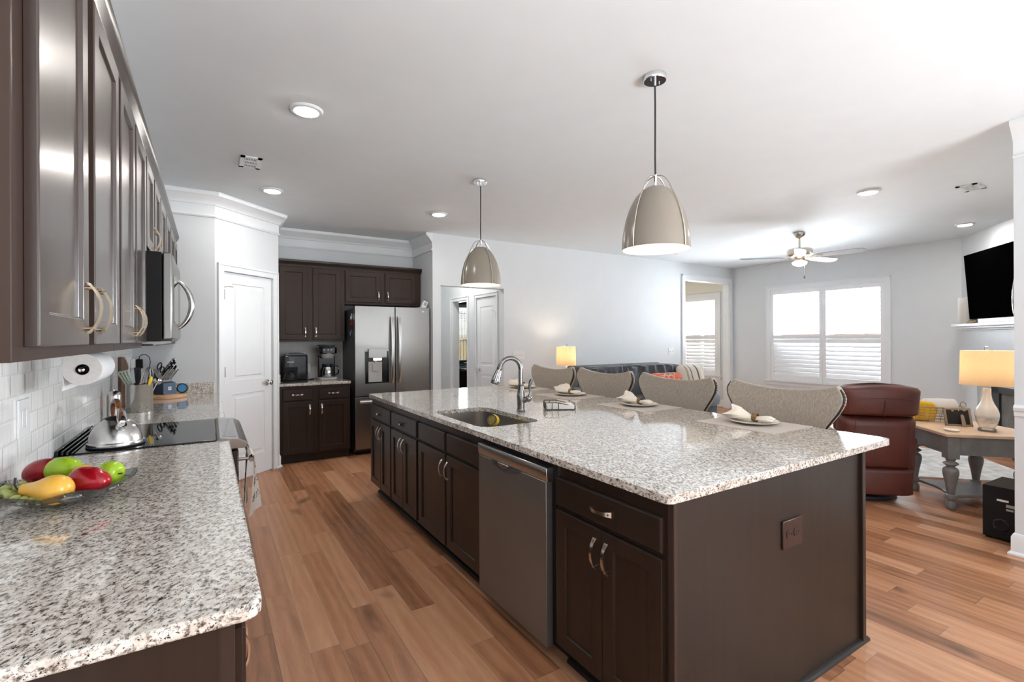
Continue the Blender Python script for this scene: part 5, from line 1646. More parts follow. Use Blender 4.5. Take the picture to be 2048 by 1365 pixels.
# dishwasher
dw = thing('dishwasher', 'stainless dishwasher with pocket handle in the island front', 'dishwasher', (1.5, 2.0, 0), world=True)
part('tub', MB().box((1.272, 1.678, 0.10), (1.85, 2.328, 0.865)), 'black_matte', dw, smooth=False)
part('toe_panel', MB().box((1.345, 1.678, 0.0), (1.40, 2.328, 0.10)), 'toe_black', dw, smooth=False)
part('door', MB().box((1.236, 1.708, 0.070), (1.272, 2.326, 0.790)), 'dish_steel', dw, bevel=0.003)
hb = [(1.272, 0.790), (1.243, 0.790), (1.2375, 0.793), (1.2335, 0.820), (1.2325, 0.845), (1.236, 0.852), (1.272, 0.852)]
part('handle_bar', MB().prism(hb, 1.700, 2.330, 'y'), 'dish_trim', dw, bevel=0.002, seg=1)
part('pocket', MB().prism([(1.90, 0.791), (2.19, 0.791), (2.16, 0.772), (2.10, 0.757), (2.045, 0.753), (1.99, 0.757), (1.93, 0.772)], 1.2352, 1.2366, 'x'), 'fridge_grey', dw, smooth=False)
part('latch', MB().prism([(2.01, 0.793), (2.11, 0.793), (2.095, 0.778), (2.06, 0.770), (2.025, 0.778)], 1.229, 1.2358, 'x'), 'dish_trim', dw, smooth=False, bevel=0.001, seg=1)

# wire caddy and napkins
nc = thing('napkin_caddy', 'dark wire napkin holder on the island behind the sink', 'napkin holder', (2.10, 2.735, 0.915), rotz=R(-30))
wc = MB()
a0, a1, b0, b1, H = -0.105, 0.115, -0.075, 0.075, 0.052
wc.tube([(a0, b0, H), (a0 + 0.09, b0, H), (a1 - 0.01, b0 + 0.02, 0.022), (a1, 0, 0.012), (a1 - 0.01, b1 - 0.02, 0.022), (a0 + 0.09, b1, H), (a0, b1, H)], 0.0032, 8, closed=True)
wc.tube([(a0, b0, 0.0035), (a1 - 0.02, b0, 0.0035), (a1, 0, 0.0035), (a1 - 0.02, b1, 0.0035), (a0, b1, 0.0035)], 0.003, 8, closed=True)
for x in (a0, a0 + 0.045, a0 + 0.09):
    for y in (b0, b1):
        wc.tube([(x, y, 0.003), (x, y, H)], 0.0026, 6)
for y in (b0 + 0.05, b1 - 0.05):
    wc.tube([(a0, y, 0.003), (a0, y, H)], 0.0026, 6)
part('wire_frame', wc, 'wire_dark', nc)
ns = thing('napkin_stack', 'stack of white paper napkins with dark squiggle in the wire holder', 'napkins', (2.10, 2.735, 0.920), rotz=R(-30))
pk = part('paper', MB().box((-0.095, -0.068, 0.0), (0.095, 0.068, 0.030)), 'white_cloth', ns, bevel=0.004)
part('printed_mark', MB().tube([(-0.02, 0.0, 0.0305), (0.0, 0.012, 0.0305), (0.012, -0.004, 0.0305), (-0.004, -0.012, 0.0305), (0.022, -0.016, 0.0305), (0.04, -0.012, 0.0305)], 0.0012, 5), 'welt', pk)

# ---------------------------------------------------------------- place settings
settings = [((2.650, 1.640), 'nearest the camera, before the first wing stool'), ((2.655, 2.525), 'before the second wing stool from the camera'), ((2.650, 3.315), 'before the third wing stool from the camera'), ((2.645, 4.075), 'at the far end of the island')]


def napkin_mb(seed):
    rnd = random.Random(seed)
    mb = MB()
    for s, L, W, Hh in ((1, 0.135, 0.075, 0.062), (-1, 0.105, 0.043, 0.030)):
        rings = []
        n = 26
        ph = rnd.random() * 6
        for j in range(13):
            t = j / 12
            grow = 0.20 + 0.80 * min(1, t * 1.5) if s > 0 else 0.35 + 0.65 * math.sin(min(1.0, t * 1.25) * PI * 0.62)
            close = 1.0 if s > 0 else (1 - max(0, t - 0.75) * 1.6)
            w, h = W * grow * close, (0.014 + (Hh - 0.014) * grow * (0.65 if s > 0 else 0.8)) * close
            ring = []
            for i in range(n):
                a = 2 * PI * i / n
                f = 1 + 0.16 * t * math.sin(5 * a + ph) + 0.08 * t * math.sin(9 * a + ph * 2)
                y = w * math.cos(a) * f
                z = max(0.0, h * 0.55 + h * 0.55 * math.sin(a) * f + (0.012 * t * math.cos(3 * a + ph) if s > 0 else 0))
                x = L * t * (1 + (0.16 * math.sin(2 * a + ph) + 0.10 * math.sin(5 * a) if s > 0 else 0.05 * math.sin(a)) * t)
                ring.append((y, s * x, 0.010 + z * (1 if s < 0 else (1 + 0.35 * t * max(0, math.sin(a))))))
            rings.append(ring)
        if s < 0:
            rings = [r[::-1] for r in rings]
        mb.loft([r[::-1] for r in rings])
    return mb


for i, ((x, y), where) in enumerate(settings):
    solo('placemat', MB().box((x - 0.195, y - 0.235, 0.9152), (x + 0.195, y + 0.235, 0.9175)), 'mat_linen', 'oblong taupe placemat ' + where, 'placemat', 'placemats on the island', loc=(x, y, 0.9152), smooth=False)
    pl = thing('plate', 'cream plate ' + where, 'plate', (x + 0.02, y, 0.9178), group='plates on the placemats')
    part('plate_dish', MB().lathe([(0.0, 0.001), (0.070, 0.0), (0.082, 0.003), (0.112, 0.012), (0.130, 0.016), (0.131, 0.018), (0.112, 0.0155), (0.082, 0.008), (0.0, 0.006)], n=48), 'plate_cream', pl)
    rz = (R(14), R(8), R(4), R(10))[i]
    np_ = thing('napkin', 'cream cloth napkin ' + where, 'napkin', (x + 0.02, y, 0.9255), rotz=rz, group='napkins on the plates')
    part('cloth', napkin_mb(3 + i), 'napkin_cloth', np_, sharp=60, fix=True)
    nr = thing('napkin_ring', 'bronze napkin ring ' + where, 'napkin ring', (x + 0.02, y, 0.9255), rotz=rz, group='napkin rings')
    part('band', MB().lathe([(0.0225, -0.014), (0.0245, -0.014), (0.0255, 0.0), (0.0245, 0.014), (0.0225, 0.014), (0.0235, 0.0), (0.0225, -0.014)], n=28, M=Matrix.Translation((0, -0.005, 0.0262)) @ Matrix.Rotation(PI / 2, 4, 'X')), 'ring_bronze', nr)

# ---------------------------------------------------------------- wing-back stools
ST = thing('bar_stool', 'wing-back linen bar stool nearest the camera, before the red leather recliner', 'stool', (2.98, 1.69, 0), group='wing-back stools at the island')


WB = [(0.60, 0.215), (0.80, 0.235), (0.88, 0.262), (0.93, 0.295), (0.98, 0.330), (1.03, 0.355), (1.065, 0.360), (1.095, 0.350), (1.13, 0.322)]


def wing_w(z):
    for (a, p), (b, q) in zip(WB[:-1], WB[1:]):
        if z <= b:
            t = max(0, (z - a) / (b - a))
            return p + (q - p) * t
    return WB[-1][1]


def back_pt(u, v, off=0.0):
    """inner face of the curved wing back; u across (-1..1), v up (0..1)"""
    top = 1.092 + 0.042 * abs(u) ** 2.0
    zz = 0.60 + (top - 0.60) * v
    w = wing_w(zz)
    y = u * w
    x = 0.030 + 0.045 * v - 0.030 * (y / 0.36) ** 2 + off
    return Vector((x, y, zz))


NV, NU = 16, 24
outline = [(-1, v / NV) for v in range(NV + 1)] + [(-1 + 2 * u / NU, 1) for u in range(1, NU)] + [(1, v / NV) for v in range(NV, -1, -1)]
part('backrest', MB().sheet(lambda u, v: back_pt(1 - 2 * u, v), NU, NV, 0.042), 'chair_linen', ST, bevel=0.008, seg=3)
for sgn in (-1, 1):
    wl = MB()
    wl.tube([back_pt(sgn, v / 24, 0.012) + Vector((0, sgn * 0.002, 0)) for v in range(24)], 0.0075, 8)
    for k in range(30):
        p = back_pt(sgn, 0.02 + 0.93 * k / 30, 0.020) + Vector((0, sgn * 0.004, 0))
        wl.ball(tuple(p), 0.0055, 6, 4)
    part('nailhead_trim', wl, 'welt', ST)
part('seat', MB().box((-0.40, -0.225, 0.56), (0.06, 0.225, 0.655)), 'chair_linen', ST, bevel=0.03, seg=3)
for sx in (-0.36, 0.04):
    for sy in (-0.19, 0.19):
        part('leg', MB().box((sx - 0.02, sy - 0.02, 0.0), (sx + 0.02, sy + 0.02, 0.565)), 'espresso', ST, bevel=0.003, smooth=False)
part('footrest', MB().tube([(-0.36, -0.19, 0.22), (-0.36, 0.19, 0.22)], 0.012, 8), 'espresso', ST)
for y, lb in ((2.505, 'wing-back linen bar stool second from the camera at the island'), (3.30, 'wing-back linen bar stool third from the camera at the island'), (4.08, 'wing-back linen bar stool at the far end, just right of the faucet')):
    dup(ST, (2.98, y, 0), label=lb)


# ================================================================== CEILING THINGS
CG = 'recessed ceiling lights'
can = thing('ceiling_light', 'round recessed ceiling light nearest the camera, above the left aisle', 'ceiling light', (0.500, 3.115, CZ), group=CG)
part('trim_ring', MB().lathe([(0.064, -0.010), (0.070, -0.016), (0.088, -0.012), (0.095, -0.004), (0.095, -0.0005), (0.064, -0.0005)], n=40), 'trim_paint', can)
part('lens', MB().lathe([(0.0, -0.0235), (0.040, -0.0225), (0.058, -0.019), (0.0655, -0.0115)], n=32), 'can_glow', can)
for p, lb in (((0.500, 4.955), 'round recessed ceiling light in front of the pantry door'), ((2.150, 4.955), 'round recessed ceiling light left of the far pendant'), ((5.30, 2.105), 'round recessed ceiling light left of the right ceiling vent'), ((7.86, 2.105), 'round recessed ceiling light above the television')):
    dup(can, (p[0], p[1], CZ), label=lb)
hc = dup(can, (3.1, 7.0, CZ), label='unseen recessed ceiling light added inside the hall beyond the plain opening')  # hidden fixture added to brighten the hall
hl = bpy.data.lights.new('hall_fill', 'POINT')  # extra fill lamp under the added hall fixture
hl.energy, hl.color, hl.shadow_soft_size = 3.5, (1.0, 0.95, 0.88), 0.06
ho = bpy.data.objects.new('hall_fill', hl)
ho.location = (0, 0, -0.08)
ho.parent = hc
COL.objects.link(ho)
for i, (x, y, rz, sx, sy, lb) in enumerate(((0.278, 4.262, 0, 0.145, 0.27, 'white ceiling air vent above the left aisle'), (5.965, 1.555, 0, 0.27, 0.145, 'white ceiling air vent at the right, near the wall end'))):
    v = thing('ceiling_vent', lb, 'air vent', (x, y, CZ))
    vm = MB()
    for a, b, c, d in ((-sx / 2, -sy / 2, -sx / 2 + 0.03, sy / 2), (sx / 2 - 0.03, -sy / 2, sx / 2, sy / 2), (-sx / 2, -sy / 2, sx / 2, -sy / 2 + 0.03), (-sx / 2, sy / 2 - 0.03, sx / 2, sy / 2)):
        vm.box((a, b, -0.008), (c, d, -0.0005))
    part('frame', vm, 'trim_paint', v, smooth=False)
    part('duct', MB().box((-sx / 2 + 0.028, -sy / 2 + 0.028, -0.0015), (sx / 2 - 0.028, sy / 2 - 0.028, -0.0008)), 'black_matte', v, smooth=False)
    gm = MB()
    n = 8
    for k in range(n):
        if sy > sx:
            X = -sx / 2 + 0.03 + (sx - 0.06) * (k + 0.5) / n
            gm.box((X - 0.004, -sy / 2 + 0.03, -0.008), (X + 0.002, sy / 2 - 0.03, -0.002))
        else:
            Y = -sy / 2 + 0.03 + (sy - 0.06) * (k + 0.5) / n
            gm.box((-sx / 2 + 0.03, Y - 0.004, -0.008), (sx / 2 - 0.03, Y + 0.002, -0.002))
    if sy > sx:
        gm.box((-sx / 2 + 0.03, -0.045, -0.009), (sx / 2 - 0.03, -0.030, -0.002)).box((-sx / 2 + 0.03, 0.030, -0.009), (sx / 2 - 0.03, 0.045, -0.002))
    else:
        gm.box((-0.045, -sy / 2 + 0.03, -0.009), (-0.030, sy / 2 - 0.03, -0.002)).box((0.030, -sy / 2 + 0.03, -0.009), (0.045, sy / 2 - 0.03, -0.002))
    part('fins', gm, 'white_plastic', v, smooth=False)

# pendants
pd = thing('pendant_light', 'taupe dome pendant light nearer the camera, hanging over the island', 'pendant light', (1.995, 1.765, CZ), group='dome pendants over the island')
part('canopy', MB().lathe([(0.0, -0.0265), (0.056, -0.0265), (0.059, -0.022), (0.059, -0.0005)], n=40), 'chrome', pd)
part('canopy_stem', MB().lathe([(0.007, -0.052), (0.007, -0.026)], n=14).lathe([(0.004, -0.036), (0.004, -0.026)], (0.032, 0, 0), n=10).lathe([(0.004, -0.036), (0.004, -0.026)], (-0.032, 0, 0), n=10), 'chrome', pd)
part('cord', MB().tube([(0, 0, -0.03), (0.0012, 0, -0.15), (0, 0.0, -0.30), (-0.0012, 0, -0.42), (0, 0, -0.525)], 0.0045, 8), 'welt', pd)
ZR, ZT = -0.912, -0.578                          # rim and crown of the dome below the ceiling
dome = []
for k in range(25):
    t = k / 24
    dome.append((0.174 * (math.sin(t * PI / 2) ** 0.74) * (1.0 - 0.02 * (1 - t)), ZT + (ZR - ZT) * (1 - math.cos(t * PI / 2)) ** 0.86))
part('shade', MB().lathe([(r, z) for r, z in dome], n=56), 'pendant_taupe', pd, sharp=80)
part('shade_lining', MB().lathe([(max(r - 0.0035, 0.0), z - 0.003) for r, z in dome[:-1]] + [(0.1705, ZR), (0.174, ZR)], n=56), 'shade_white', pd, sharp=80)
hoop = MB()
for a in (R(4), R(94)):
    pts = []
    for k in range(33):
        t = -1 + 2 * k / 32
        s = abs(t)
        rr = 0.1775 * (s ** 0.80)
        zz = -0.525 + (ZR - 0.010 + 0.525) * (s ** 2.15)
        # keep outside the dome
        for r0, z0 in dome:
            if z0 <= zz + 1e-4:
                rr = max(rr, r0 + 0.004)
                break
        pts.append((math.copysign(rr, t) * math.cos(a), math.copysign(rr, t) * math.sin(a), zz))
    hoop.tube(pts, 0.0032, 8)
part('hoop', hoop, 'nickel', pd)
part('top_stem', MB().lathe([(0.0075, ZT - 0.004), (0.0075, -0.53), (0.010, -0.526), (0.010, -0.520), (0.0, -0.519)], n=14), 'chrome', pd)
part('bulb', MB().ball((0, 0, -0.775), (0.030, 0.030, 0.036), 16, 10), 'bulb_glow', pd)
part('socket', MB().lathe([(0.016, -0.745), (0.016, -0.60)], n=14), 'white_plastic', pd)
dup(pd, (2.008, 3.725, CZ), label='taupe dome pendant light farther from the camera, before the closet door')

# ceiling fan
fn = thing('ceiling_fan', 'brushed nickel ceiling fan with grey blades in the living room', 'ceiling fan', (6.63, 3.43, CZ))
part('canopy', MB().lathe([(0.0, -0.075), (0.020, -0.075), (0.050, -0.055), (0.068, -0.020), (0.070, -0.0005)], n=32), 'nickel', fn)
part('downrod', MB().lathe([(0.013, -0.21), (0.013, -0.07)], n=14), 'nickel', fn)
part('motor', MB().lathe([(0.0, -0.345), (0.06, -0.34), (0.075, -0.315), (0.13, -0.305), (0.150, -0.29), (0.152, -0.235), (0.140, -0.215), (0.06, -0.205), (0.02, -0.195), (0.0, -0.19)], n=40), 'nickel', fn)
part('light_fitter', MB().lathe([(0.0, -0.39), (0.055, -0.385), (0.065, -0.345), (0.05, -0.335), (0.0, -0.335)], n=32), 'bronze_nickel', fn)
part('globe', MB().lathe([(0.0, -0.44), (0.04, -0.435), (0.075, -0.415), (0.088, -0.39), (0.06, -0.375), (0.0, -0.375)], n=32), 'fan_glow', fn)
for k in range(5):
    a = R(-8 + 72 * k)
    K = Matrix.Rotation(a, 4, 'Z') @ Matrix.Translation((0, 0, -0.318)) @ Matrix.Rotation(R(-14), 4, 'X')
    bl = part('blade', MB().prism([(0.20, -0.040), (0.30, -0.060), (0.62, -0.068), (0.70, -0.055), (0.735, 0.0), (0.70, 0.055), (0.62, 0.068), (0.30, 0.060), (0.20, 0.040)], -0.004, 0.004, 'z', K), 'fan_blade', fn, smooth=False)
    part('blade_arm', MB().prism([(0.10, -0.020), (0.24, -0.030), (0.27, 0.0), (0.24, 0.030), (0.10, 0.020)], -0.009, -0.003, 'z', K), 'bronze_nickel', bl, smooth=False)
part('pull_chain', MB().tube([(0.06, -0.03, -0.38), (0.06, -0.03, -0.56)], 0.002, 6), 'nickel', fn)
part('pull_knob', MB().lathe([(0.0, -0.60), (0.008, -0.595), (0.010, -0.58), (0.005, -0.56), (0.0, -0.558)], (0.06, -0.03, 0), n=12), 'stem_brown', fn)

# ================================================================== LIVING ROOM
for x, label, n in ((3.79, 'white four-gang switch plate on the living room wall above the faucet', 4), (7.06, 'white switch plate on the wall left of the sunroom opening', 2)):
    s = thing('switch_plate', label, 'switch', (x, 5.895, 1.11), world=True)
    w = 0.10 if n == 4 else 0.075
    part('plate', MB().box((x - w, 5.894, 1.108), (x + w, 5.8995, 1.232)), 'white_plastic', s, bevel=0.002)
    for k in range(n):
        X = x - w + (k + 0.5) * 2 * w / n
        part('toggle', MB().box((X - 0.005, 5.884, 1.16), (X + 0.005, 5.894, 1.178)), 'white_plastic', s, smooth=False)

# sofa with chaise
so = thing('sofa', 'dark slate fabric sectional sofa along the far living room wall', 'sofa', (5.7, 5.4, 0), world=True)


def soft(a, b, puff=0.03, n=8):
    """cushion block with swollen faces"""
    a, b = Vector(a), Vector(b)
    c, h = (a + b) / 2, (b - a) / 2

    def f(p):
        m = max(abs(p.x), abs(p.y), abs(p.z))
        q = Vector((p.x / m, p.y / m, p.z / m))
        # rounded box between cube and sphere
        q = q * 0.82 + p * 0.30
        return q
    return MB().ball(tuple(c), (h.x, h.y, h.z), 28, 18, fn=f)


part('base', MB().box((4.66, 4.98, 0.06), (6.72, 5.84, 0.40)).box((5.98, 4.72, 0.06), (6.72, 5.0, 0.40)), 'sofa_cloth', so, bevel=0.02)
part('back', MB().prism([(5.58, 0.40), (5.50, 0.965), (5.56, 1.005), (5.78, 0.995), (5.84, 0.90), (5.84, 0.10), (5.62, 0.10)], 4.58, 6.36, 'x'), 'sofa_cloth', so, bevel=0.03, seg=3)
part('arm', soft((4.46, 4.95, 0.06), (4.72, 5.84, 0.66)), 'sofa_cloth', so)
part('arm', soft((6.34, 5.05, 0.06), (6.62, 5.84, 0.93)), 'sofa_cloth', so)
part('seat_cushion', soft((4.70, 4.95, 0.36), (5.36, 5.60, 0.54)), 'sofa_cloth', so)
part('seat_cushion', soft((5.34, 4.95, 0.36), (5.99, 5.60, 0.54)), 'sofa_cloth', so)
part('chaise_cushion', soft((5.97, 4.68, 0.36), (6.75, 5.60, 0.56)), 'sofa_light', so)


def pleated(a, b, k=9):
    a, b = Vector(a), Vector(b)
    c, h = (a + b) / 2, (b - a) / 2

    def f(p):
        m = max(abs(p.x), abs(p.y), abs(p.z))
        q = Vector((p.x / m, p.y / m, p.z / m)) * 0.80 + p * 0.32
        q.y += 0.10 * math.sin(q.x * k * 3 + q.z * 3) * max(0, q.z + 0.6)
        return q
    return MB().ball(tuple(c), (h.x, h.y, h.z), 60, 20, fn=f)


part('back_cushion', pleated((4.62, 5.22, 0.50), (5.58, 5.54, 0.985)), 'sofa_cloth', so)
part('back_cushion', pleated((5.60, 5.22, 0.50), (6.34, 5.54, 0.985), 4), 'sofa_cloth', so)


def pillow(name, label, c, w, h, d, material, tilt, yaw, extra=None):
    o = thing(name, label, 'pillow', (c[0], c[1], c[2] - h / 2 * 0.95))
    K = Matrix.Translation((0, 0, h / 2 * 0.95)) @ Matrix.Rotation(yaw, 4, 'Z') @ Matrix.Rotation(tilt, 4, 'X')

    def f(p):
        e = 0.42
        sx, sz = math.copysign(abs(p.x) ** e, p.x), math.copysign(abs(p.z) ** e, p.z)
        r = max(abs(sx), abs(sz))
        pinch = 1 + 0.10 * (abs(sx) * abs(sz)) - 0.05
        return (sx * pinch, p.y * (1 - 0.3 * r ** 4), sz * pinch)
    b = part('cover', MB().ball((0, 0, 0), (w / 2, d / 2, h / 2), 40, 20, M=K, fn=f), material, o, sharp=80)
    if extra:
        extra(b, K, w, h, d)
    return o


def coral_lines(b, K, w, h, d):
    mb = MB()
    rnd = random.Random(5)

    def yy(x, z):
        r2 = min(1, (2 * x / w) ** 2 * 0.75 + (2 * z / h) ** 2 * 0.75)
        return -d / 2 * (1 - r2) ** 0.5 * 0.98 - 0.006
    for i in range(-3, 4):
        for j in range(-2, 3):
            cx, cz = i * w / 6.4 + (j % 2) * w / 13, j * h / 4.6
            n = 6
            off = rnd.random()
            ring = []
            for k in range(n + 1):
                a = 2 * PI * (k / n) + off
                x, z = cx + w / 11.5 * math.cos(a) * (0.8 + 0.3 * rnd.random() * (0 < k < n)), cz + h / 8.2 * math.sin(a)
                x, z = max(-w * 0.46, min(w * 0.46, x)), max(-h * 0.45, min(h * 0.45, z))
                ring.append(K @ Vector((x, yy(x, z), z)))
            mb.tube(ring, 0.0045, 5)
    part('printed_lines', mb, 'white_cloth', b)


pillow('throw_pillow', 'coral red pillow with white leaf outlines on the sofa', (5.86, 4.98, 0.715), 0.62, 0.35, 0.16, 'coral_print', R(-18), R(-8), coral_lines)
pillow('throw_pillow', 'cream pillow with dark stripes at the right end of the sofa', (6.36, 4.93, 0.775), 0.50, 0.44, 0.17, 'striped_cloth', R(-16), R(-14))

# lamp on a side table left of the sofa
lt = thing('side_table', 'small wooden side table left of the sofa, under the drum lamp', 'table', (4.33, 5.48, 0), world=True)
part('top', MB().box((4.12, 5.28, 0.57), (4.44, 5.68, 0.60)), 'espresso_brown', lt, bevel=0.004)
for x in (4.15, 4.41):
    for y in (5.31, 5.65):
        part('leg', MB().box((x - 0.02, y - 0.02, 0), (x + 0.02, y + 0.02, 0.57)), 'espresso_brown', lt, smooth=False)


def lamp(name, label, loc, base_prof, base_mat, z0, z1, r0, r1, foot=None, watt=6):
    o = thing(name, label, 'table lamp', loc)
    part('base', MB().lathe(curve_prof(base_prof, 4), n=40), base_mat, o, sharp=60)
    if foot:
        part('foot', MB().lathe(foot, n=32), 'crystal', o)
    part('shade', MB().lathe([(r0, z0), (r1, z1), (r1 - 0.002, z1), (r0 - 0.002, z0), (r0, z0)], n=56), 'shade_linen', o, sharp=60)
    part('harp', MB().tube([(0.0, 0, base_prof[-1][1]), (0.0, 0, z1 + 0.004)], 0.004, 8).tube([(-r1 + 0.004, 0, z1 - 0.004), (r1 - 0.004, 0, z1 - 0.004)], 0.002, 6), 'chrome', o)
    part('finial', MB().box((-0.014, -0.014, z1 + 0.004), (0.014, 0.014, z1 + 0.036)), 'crystal', o, bevel=0.004)
    part('bulb', MB().ball((0, 0, (z0 + z1) / 2), (0.028, 0.028, 0.04), 16, 10), 'bulb_glow', o)
    d = bpy.data.lights.new('bulb_light', 'POINT')
    d.energy = watt
    d.color = (1.0, 0.84, 0.62)
    d.shadow_soft_size = 0.035
    lo = bpy.data.objects.new('bulb_light', d)
    lo.location = (0, 0, (z0 + z1) / 2 + 0.06)
    lo.parent = o
    COL.objects.link(lo)
    return o


lamp('table_lamp', 'cream drum lamp left of the sofa against the far wall', (4.33, 5.48, 0.60), [(0.0, 0.0), (0.07, 0.0), (0.07, 0.02), (0.03, 0.04), (0.06, 0.12), (0.075, 0.20), (0.05, 0.29), (0.02, 0.34), (0.018, 0.41), (0.0, 0.412)], 'mercury_glass', 0.425, 0.690, 0.140, 0.136, watt=3)

# recliner, seen from behind
rc = thing('recliner', 'oxblood leather swivel recliner seen from behind', 'armchair', (5.05, 2.11, 0), rotz=R(46))
RW = 0.93
part('swivel_base', MB().lathe([(0.0, 0.0), (0.28, 0.0), (0.29, 0.012), (0.28, 0.03), (0.12, 0.045), (0.10, 0.09), (0.0, 0.09)], n=40), 'iron', rc)


def pad(a, b, e=0.30, n=40, m=22, lump=0.0, seed=0):
    """leather block: superellipsoid with soft rounded edges"""
    a, b = Vector(a), Vector(b)
    c, h = (a + b) / 2, (b - a) / 2

    def f(p):
        g = [math.copysign(abs(v) ** e, v) for v in p]
        w = 1 + lump * math.sin(5 * p.x + 3 * p.y + seed) * math.cos(4 * p.z + seed)
        return (g[0] * w, g[1] * w, g[2] * w)
    k = 1.0
    return MB().ball(tuple(c), (h.x * k, h.y * k, h.z * k), n, m, fn=f)


# local: chair faces +x, back at -x
TILT = Matrix.Translation((-0.30, 0, 0.45)) @ Matrix.Rotation(R(-4), 4, 'Y') @ Matrix.Translation((0.30, 0, -0.45))


def tilted(mb):
    return MB().add(mb.v, mb.f, TILT)


def back_panel(z0, z1, w0, w1, x_out, bulge, th, arch=0.0):
    """upholstered back section: rings from bottom to top, bulging towards -x"""
    rings = []
    for j in range(13):
        t = j / 12
        z = z0 + (z1 - z0) * t
        w = w0 + (w1 - w0) * t
        edge = min(t, 1 - t) * 12
        sh = 1 - 0.5 * max(0, 1 - edge) ** 2
        ring = []
        n = 32
        for i in range(n):
            a = 2 * PI * i / n
            cy = math.copysign(abs(math.cos(a)) ** 0.35, math.cos(a))
            sx = math.copysign(abs(math.sin(a)) ** 0.55, math.sin(a))
            y = w * cy * (1 - 0.03 * max(0, 1 - edge))
            x = x_out + th / 2 - sx * th / 2 * sh - bulge * (1 - cy * cy) * max(0, sx) * math.sin(PI * min(1, 0.15 + t * 0.8))
            zz = z + arch * (1 - (y / w) ** 2) * t
            ring.append((x, y, zz))
        rings.append(ring)
    return MB().loft(rings)


hd = part('head_section', tilted(back_panel(0.755, 0.985, 0.285, 0.300, -0.42, 0.03, 0.20, 0.035)), 'leather', rc, sharp=70)
bk = part('back_section', tilted(back_panel(0.30, 0.745, 0.270, 0.280, -0.41, 0.025, 0.22)), 'leather', rc, sharp=70)
part('skirt', back_panel(0.075, 0.31, 0.265, 0.272, -0.405, 0.015, 0.20), 'leather', rc, sharp=70)
sm = MB()
sm.tube([TILT @ Vector((-0.452, y, 0.895 + 0.02 * (1 - (y / 0.29) ** 2))) for y in [-0.225 + 0.45 * k / 20 for k in range(21)]], 0.0028, 6)
sm.tube([TILT @ Vector((-0.4545, 0.0, 0.765 + 0.13 * k / 8)) for k in range(9)], 0.0025, 6)
part('seam', sm, 'leather', hd)
sm = MB()
for y in (-0.20, 0.20):
    sm.tube([TILT @ Vector((-0.428, y, 0.33 + 0.39 * k / 8)) for k in range(9)], 0.0025, 6)
part('seam', sm, 'leather', bk)
part('seat', pad((-0.30, -0.20, 0.20), (0.38, 0.20, 0.50), 0.35), 'leather', rc)
part('frame', MB().box((-0.30, -0.22, 0.08), (0.34, 0.22, 0.25)), 'leather', rc, bevel=0.03)
for s in (-1, 1):
    am = part('arm', MB().loft([[(x, s * (0.215 + dy), z) for dy, z in ((-0.055, 0.08), (0.05, 0.08), (0.065, 0.30), (0.085, 0.50), (0.085, 0.555), (0.05, 0.595), (-0.01, 0.60), (-0.055, 0.57), (-0.06, 0.30))][::s] for x in (-0.36, -0.33, 0.28, 0.36)]), 'leather', rc, bevel=0.02, seg=2)
part('headrest_front', pad((-0.26, -0.25, 0.48), (-0.10, 0.25, 0.97), 0.35), 'leather', rc)

# end table
tb = thing('end_table', 'grey corner table with oak top and turned legs beside the recliner', 'table', (5.5, 1.5, 0), world=True)
TP = [(5.075, 1.475), (5.49, 1.02), (5.78, 1.15), (6.05, 1.57), (5.98, 1.98), (5.60, 2.02)]
part('top', MB().prism(TP, 0.596, 0.622), 'table_oak', tb, bevel=0.005, seg=2)
cxm = (sum(p[0] for p in TP) / 6, sum(p[1] for p in TP) / 6)
AP = [(cxm[0] + (p[0] - cxm[0]) * 0.91, cxm[1] + (p[1] - cxm[1]) * 0.91) for p in TP]
AI = [(cxm[0] + (p[0] - cxm[0]) * 0.85, cxm[1] + (p[1] - cxm[1]) * 0.85) for p in TP]
part('apron', MB().holed(AP, AI, 0.445, 0.596), 'table_grey', tb, smooth=False, fix=True)
part('apron_bead', MB().mold([(AP[4][0], AP[4][1]), (AP[5][0], AP[5][1]), (AP[0][0], AP[0][1]), (AP[1][0], AP[1][1])], [(0.0, 0.462), (0.004, 0.462), (0.004, 0.470), (0.0, 0.470)], 1), 'table_grey', tb, smooth=False)
LEG = [(0.0, 0.0), (0.026, 0.0), (0.034, 0.012), (0.036, 0.035), (0.030, 0.06), (0.022, 0.068), (0.024, 0.075), (0.036, 0.085), (0.036, 0.115), (0.026, 0.122), (0.027, 0.135), (0.034, 0.19), (0.046, 0.255), (0.053, 0.295), (0.050, 0.325), (0.036, 0.342), (0.026, 0.348), (0.040, 0.362), (0.052, 0.372), (0.040, 0.384), (0.026, 0.392), (0.032, 0.402), (0.034, 0.412), (0.034, 0.42)]
for (x, y) in ((5.155, 1.475), (5.515, 1.835), (5.855, 1.500), (5.475, 1.125)):
    lg = part('leg', MB().lathe(curve_prof(LEG, 4), (x, y, 0), n=32), 'table_grey', tb, sharp=70)
    part('leg_block', MB().box((-0.042, -0.042, 0.415), (0.042, 0.042, 0.594), Matrix.Translation((x, y, 0)) @ Matrix.Rotation(R(45), 4, 'Z')), 'table_grey', lg, bevel=0.003, smooth=False)
shp = [(5.155, 1.475), (5.515, 1.835), (5.855, 1.500), (5.475, 1.125)]
sp2 = []
for i in range(4):
    p, q = Vector(shp[i]), Vector(shp[(i + 1) % 4])
    c = Vector((5.5, 1.485))
    for k in range(10):
        t = k / 10
        m = p.lerp(q, t)
        m = m.lerp(c, 0.20 * math.sin(PI * t))
        sp2.append(tuple(m))
part('lower_shelf', MB().prism(sp2, 0.088, 0.110), 'table_grey', tb, bevel=0.004, label='slate grey scalloped lower shelf')

